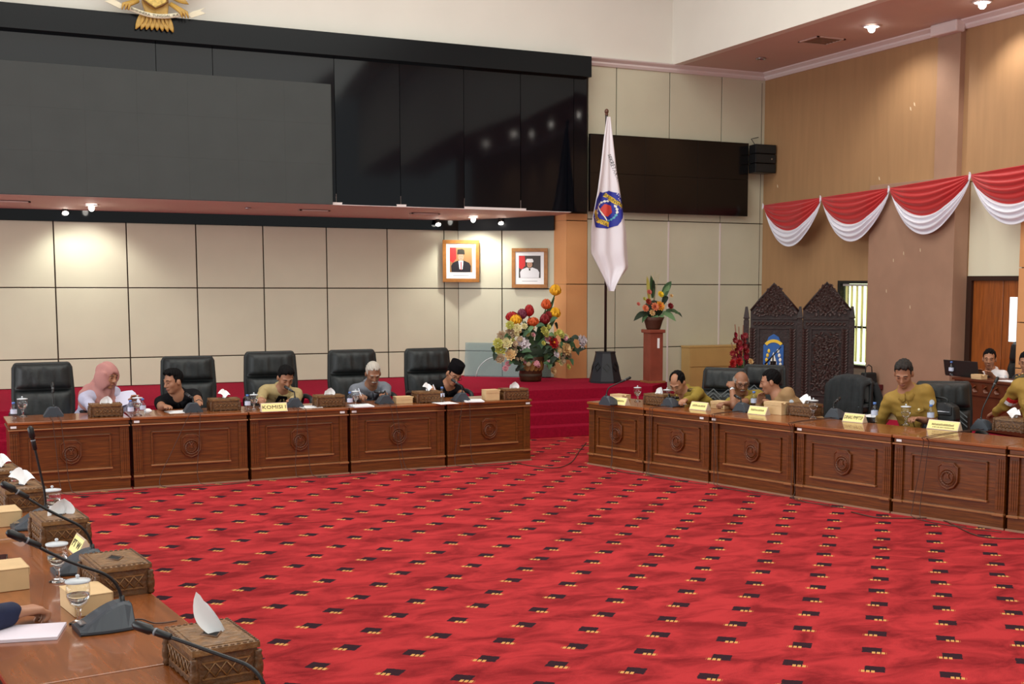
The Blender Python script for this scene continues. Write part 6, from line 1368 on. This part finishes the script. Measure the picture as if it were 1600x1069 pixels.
            for sg in (1, -1):
                a, b_ = tp(sg*.085, -.01, .533), tp(sg*.195, -.01, .50); wpart('epaulette', MB().tube([a, b_], [.022, .026], 6), mat('epaulette dark', (70, 62, 34), .6))
                for k in range(3):
                    p = a+(b_-a)*(.45+.22*k)+Rt @ np.array([0, .006, .026]); wpart('rank_star', MB().ell(tuple(p), (.009, .009, .005), 6), GOLD)
        elif e in ('armflag', 'armpatch', 'armpatch_r'):
            sg, S_, E_, W_ = arms[0] if e == 'armpatch_r' else arms[1 if e == 'armpatch' else 0]
            d = (E_-S_)/np.linalg.norm(E_-S_); c = S_+d*.10; n_ = Rz @ np.array([-.437, -.9, .15]); n_ -= d*(n_@d); n_ /= np.linalg.norm(n_); t_ = np.cross(n_, d)
            if e == 'armflag':
                for q, mt_ in ((0, mat('flag red', (204, 40, 40), .5)), (1, PAPER)):
                    vv = [c+d*(.0+.045*(q+u_))+t_*w_+n_*(.006+math.sqrt(.062**2-w_*w_)) for u_ in (0, 1) for w_ in (-.05, -.025, 0, .025, .05)]
                    oo = wpart('flag_patch', MB().add(vv, [(i, i+1, i+6, i+5) for i in range(4)]), mt_); m_ = oo.modifiers.new('thick', 'SOLIDIFY'); m_.thickness = .004
            else:
                vv = [c+n_*.067]+[c+d*.026*math.cos(a)+t_*.024*math.sin(a)+n_*(.067-.006*abs(math.sin(a))**2) for a in (2*math.pi*i/10 for i in range(10))]
                wpart('arm_patch', MB().add(vv, [(0, 1+i, 1+(i+1) % 10) for i in range(10)]), mat('patch pale blue', (196, 204, 214), .5))
        elif isinstance(e, tuple) and e[0] == 'watch':
            sg, S_, E_, W_ = arms[e[1]]; d = (W_-E_)/np.linalg.norm(W_-E_); c = W_-d*.035
            wpart('wrist_watch', MB().tube([c-d*.014, c+d*.014], [.034, .034], 12), e[2])
        elif isinstance(e, tuple) and e[0] == 'inner':
            q_ = [tp(-.045, .095, .53), tp(.045, .095, .53), tp(.075, .135, .40), tp(.06, .15, .18), tp(-.06, .15, .18), tp(-.075, .135, .40)]
            oo = wpart('inner_shirt', MB().add(q_, [(0, 1, 2, 5), (5, 2, 3, 4)]), e[1]); m_ = oo.modifiers.new('thick', 'SOLIDIFY'); m_.thickness = .012
        elif isinstance(e, tuple) and e[0] == 'pen':
            sg, S_, E_, W_ = arms[e[1]]; d = (W_-E_)/np.linalg.norm(W_-E_); c = W_+d*.10
            p0, p1 = c+np.array([0, .02, -.05]), c+np.array([sg*.03, -.05, .08])
            pw = np.array(o.matrix_basis @ Vector(p0)), np.array(o.matrix_basis @ Vector(p1))
            tag(link('pen', MB().tube([Vector(pw[0]), Vector(pw[0])*.9+Vector(pw[1])*.1, Vector(pw[1])], [.001, .0045, .0045], 6).mesh('pen', mat('pen blue white', (210, 216, 230), .3))), e[2], 'pen')
    return o

BLK = mat('black shirt cloth', (20, 19, 22), .9, spec=.15); KH = mat('khaki uniform', (150, 118, 48), .75, var=.08, scale=20); KH2 = mat('olive khaki uniform', (142, 120, 42), .75, var=.08, scale=20); KH3 = mat('brown khaki uniform', (150, 118, 80), .75, var=.06, scale=20)
TANJ = mat('tan jacket', (166, 146, 102), .75, var=.06, scale=20); GRS = mat('grey blue shirt', (112, 116, 126), .75, var=.06, scale=60); LAV = mat('lavender white shirt', (172, 170, 192), .75, var=.06, scale=20); PINK = mat('dusty pink scarf', (172, 120, 114), .8, var=.05, scale=10)
HB = mat('black hair', (14, 12, 13), .85, bump=.3, scale=60, spec=.15); HG = mat('grey hair', (128, 118, 110), .6, bump=.3, scale=60, var=.3); HGD = mat('dark greying hair', (50, 46, 44), .85, bump=.3, scale=60, var=.35, spec=.15); HW = mat('white hair', (176, 168, 158), .6, bump=.3, scale=60)
SKA, SKB, SKC = ('medium', (166, 116, 88)), ('tan', (160, 112, 86)), ('brown', (140, 96, 72))
DT = .055
def row(label, u, v, yh, pdx, py, wrl, wrr, face=180, **k):
    h = atY(u, v, yh); f = lambda q: None if q is None else (lambda p: (p.x, p.y, p.z))(atZ(q[0], q[1], T+DT+(q[2] if len(q) > 2 else 0)))
    return person(label, (h.x, h.y, h.z), face, (h.x+pdx, py, .53), wr=(f(wrr), f(wrl)), **k)
# rear row (they face the hall: their right hand is on the photo's left)
row('person in dusty pink headscarf and pale lavender shirt leaning over the rear desk', 168, 588, 13.95, -.22, 14.35, (208, 627, .04), (158, 640), face=212, hy=8, hp=14, hijab=PINK, shirt=LAV, long=True, skin=SKA, hair=None, hstyle='none', bust=.03, tw=0)
row('person in black short-sleeved shirt with bare forearms on the rear desk, looking aside', 271, 596, 13.92, .12, 14.36, (315, 640), (262, 638), hy=-58, hp=12, shirt=BLK, skin=SKB, hair=HB, hstyle='full', extra=('badge', 'placket', ('watch', 1, BLACK)), face=178)
row('person in tan open jacket over a black shirt writing at the rear desk', 446, 590, 13.92, -.06, 14.34, (445, 637), (402, 636), hy=6, hp=32, shirt=TANJ, long=True, skin=SKB, hair=HB, hstyle='full', fingers=('pen', 'flat'), extra=(('inner', BLK), 'badge'))
row('white-haired person in grey-blue long-sleeved shirt writing in a notebook', 583, 584, 13.95, .02, 14.36, (598, 634), (578, 632), hy=-4, hp=28, shirt=GRS, long=True, skin=SKC, hair=HW, hstyle='short', fingers=('pen', 'flat'), extra=('moustache', 'badge', 'placket', ('pen', 0, 'slim pale pen held by the white-haired writer')))
row('person in black cap, glasses and black shirt bent over a sheet at the rear desk', 709, 585, 13.98, -.10, 14.36, (728, 630), (694, 629), hy=4, hp=28, hr=-14, shirt=BLK, skin=SKA, hair=HB, cap=mat('black velvet cap', (14, 12, 15), .95, spec=.1), fingers=('pen', 'flat'), extra=('glasses', 'placket', ('pen', 0, 'slim pale pen held by the person in black cap'), ('watch', 1, BLACK)))
# side row, facing the middle of the hall
def siderow(label, u, v, back, pel, wr, face=108, hz=T+DT, **k):
    h = atV(u, v, (RX[0][0]+ub[0]*back, RX[0][1]+ub[1]*back), ub)
    W_ = []
    for q in wr:
        if q is None: W_.append(None); continue
        if len(q) == 3 and isinstance(q[2], str): p = atV(q[0], q[1], (RX[0][0]+ub[0]*float(q[2]), RX[0][1]+ub[1]*float(q[2])), ub)
        else: p = atZ(q[0], q[1], hz)
        W_.append((p.x, p.y, p.z))
    return person(label, (h.x, h.y, h.z), face, (h.x+pel[0], h.y+pel[1], .53), wr=W_, **k)
siderow('balding person in olive khaki uniform bent low over the desk nearest the steps', 1059, 598, .72, (.36, .02), ((1042, 632), (1060, 632)), face=100, hy=22, hp=40, shirt=KH2, long=True, skin=SKA, hair=HB, hstyle='receding', extra=('epaulettes',), fingers='pen')
_e = atV(1147, 634, (RX[0][0]+ub[0]*.50, RX[0][1]+ub[1]*.50), ub); EL = (_e.x, _e.y, max(_e.z, T+.05))
siderow('grey-haired person in olive khaki uniform resting cheek on a raised hand', 1158, 599, .80, (.30, .12), ((1144, 606, '.66'), (1112, 636)), face=125, hy=35, hp=12, shirt=KH2, skin=SKC, hair=HG, hstyle='bald', extra=('moustache', 'glasses', ('watch', 0, STEEL)), sleeve_end=.8, fingers='fist', elb=(EL, None))
siderow('dark-haired person in light brown uniform leaning sideways towards a neighbour', 1204, 597, .80, (.34, -.36), ((1186, 632), (1212, 635)), face=75, hy=-18, hp=12, shirt=KH3, long=True, skin=SKB, hair=HB, hstyle='short', extra=('armpatch',))
siderow('greying person in khaki uniform seated upright looking down by DINAS PMPTSP', 1412, 584, .85, (.16, -.06), ((1394, 644), (1436, 655)), face=128, hy=2, hp=30, shirt=KH, skin=SKB, hair=HGD, hstyle='full', s=1.10, extra=('armpatch', 'badge', 'pockets', 'placket'), sleeve_end=.85, fingers='pen')
siderow('officer in khaki uniform with red and white sleeve patch, cut by the photo edge', 1626, 556, 1.15, (.16, .02), ((1552, 650), (1580, 653)), face=120, hy=15, hp=30, shirt=KH, long=True, skin=SKB, hair=HB, s=1.2, extra=('epaulettes', 'armflag', 'pockets'), fingers='fist')
# desk at the right-hand wall
ZB = .965
q0, q1 = atX(1487, 589, 10.55), atX(1640, 591, 10.55)
t = thing('clerk_desk', 'dark carved wooden desk with laptop standing on the platform by the door', 'desk', (10.55, q0.y, PF), R(-90))
wl = q0.y-q1.y; hB = q0.z-PF; DKW = mat('dark desk wood', (88, 44, 24), .35, var=.2, scale=5)
part('desk_top', MB().box(0, wl, 0, .48, hB-.03, hB), DKW, t, .006); part('apron', MB().box(.03, wl-.03, .02, .46, hB-.2, hB-.03), DKW, t, .004)
part('front_panel', MB().box(.04, wl-.04, .04, .06, .02, hB-.2), DKW, t)
cb = MB()
for k in range(14): leafy(cb, .08+k*.09, hB-.14+.03*(k % 2), .08, .5 if k % 2 else 2.4, .016)
o = part('apron_carving', cb, mat('desk relief wood', (110, 60, 34), .4), t); o['kind'] = 'stuff'
for x in (.04, wl-.09): part('leg', MB().box(x, x+.05, .04, .09, 0, hB-.03).box(x-.01, x+.06, .03, .10, 0, .05), DKW, t, .004)
zt_ = q0.z
def onB(u, v): return atZ(u, v, zt_)
a, b = atX(1488, 566, 10.75), atX(1526, 588, 10.68)
t = thing('laptop', 'black laptop with raised lid on the desk by the door', 'laptop', ((a.x+b.x)/2-.05, (a.y+b.y)/2, zt_+.001), R(-90+8))
lw = abs(a.y-b.y)/2*1.02
part('keyboard_base', MB().box(-lw, lw, .02, .25, 0, .016), BLACK, t, .003); lb_ = MB(); lb_.M = Matrix.Translation((0, .02, .014)) @ Matrix.Rotation(R(12), 4, 'X'); lb_.box(-lw, lw, -.008, 0, 0, .19); part('screen_lid', lb_, mat('laptop lid', (34, 28, 26), .5), t, .003)
q = onB(1484, 588); 
def onBX(u, v, x=10.62): return atX(u, v, x)
p = onBX(1486, 588); bottle((p.x, p.y), 'water bottle standing beside the laptop on the desk by the door', 1.05, zt_)
p = onBX(1530, 588); k_b = kraft((p.x, p.y), R(-90), 'kraft box in front of the person in white shirt by the door', .085, .05, .055); k_b.location.z = zt_+.001
p = onBX(1570, 590); f_ = flat('paper_sheet', 'white papers on the desk by the door, beside the person in white', 'paper', (p.x+.08, p.y), R(-90), .12, .08, .006, PAPER); f_.location.z = zt_+.001
chair((11.36, atX(1572, 560, 11.3).y, PF), R(-90), 'black chair behind the person in white shirt by the door', s=.86)
WS = mat('white shirt cloth', (226, 222, 226), .7)
h = atX(1546, 561, 11.1); p1, p2 = atX(1530, 584, 10.85), atX(1552, 586, 10.85)
person('person in white short-sleeved shirt with hair tied back seated behind the laptop', (h.x, h.y, h.z), 95, (11.22, h.y-.03, .56), wr=((p1.x, p1.y, zt_+.02), (p2.x, p2.y, zt_+.02)), hy=38, hp=8, shirt=WS, skin=SKA, hair=HB, hstyle='bun', s=.98, floor=PF, bust=.02, extra=('armpatch',), sleeve_end=.75)
h = atX(1603, 566, 11.1); p1 = atX(1585, 586, 10.85)
person('person in dark clothes with black hair at the photo edge behind the wall desk', (h.x, h.y, h.z), 100, (11.22, h.y, .56), wr=((p1.x, p1.y-.1, zt_+.05), (p1.x, p1.y-.4, zt_+.05)), hy=30, hp=14, shirt=mat('dark navy cloth', (30, 32, 40), .8), long=True, skin=SKB, hair=HB, s=.98, floor=PF)
# the person whose folded hand and navy sleeve rest on the foreground desk
_w = atZ(20, 958, T+.062); _e = Vector((_w.x-.215, _w.y-.13, T+.06))
person('person in navy long-sleeved jacket whose folded hand rests behind the notepad in front', (-.45, 4.96, 1.22), -82, (-.60, 4.95, .53), wr=((_w.x, _w.y, _w.z), None), elb=((_e.x, _e.y, _e.z), None), hy=0, hp=10, shirt=mat('navy jacket', (24, 32, 62), .8, var=.1, scale=30), long=True, skin=SKA, hair=HB, fingers='fist', res=.0065, s=1.22, handdir=((.86, .46, -.04), None))
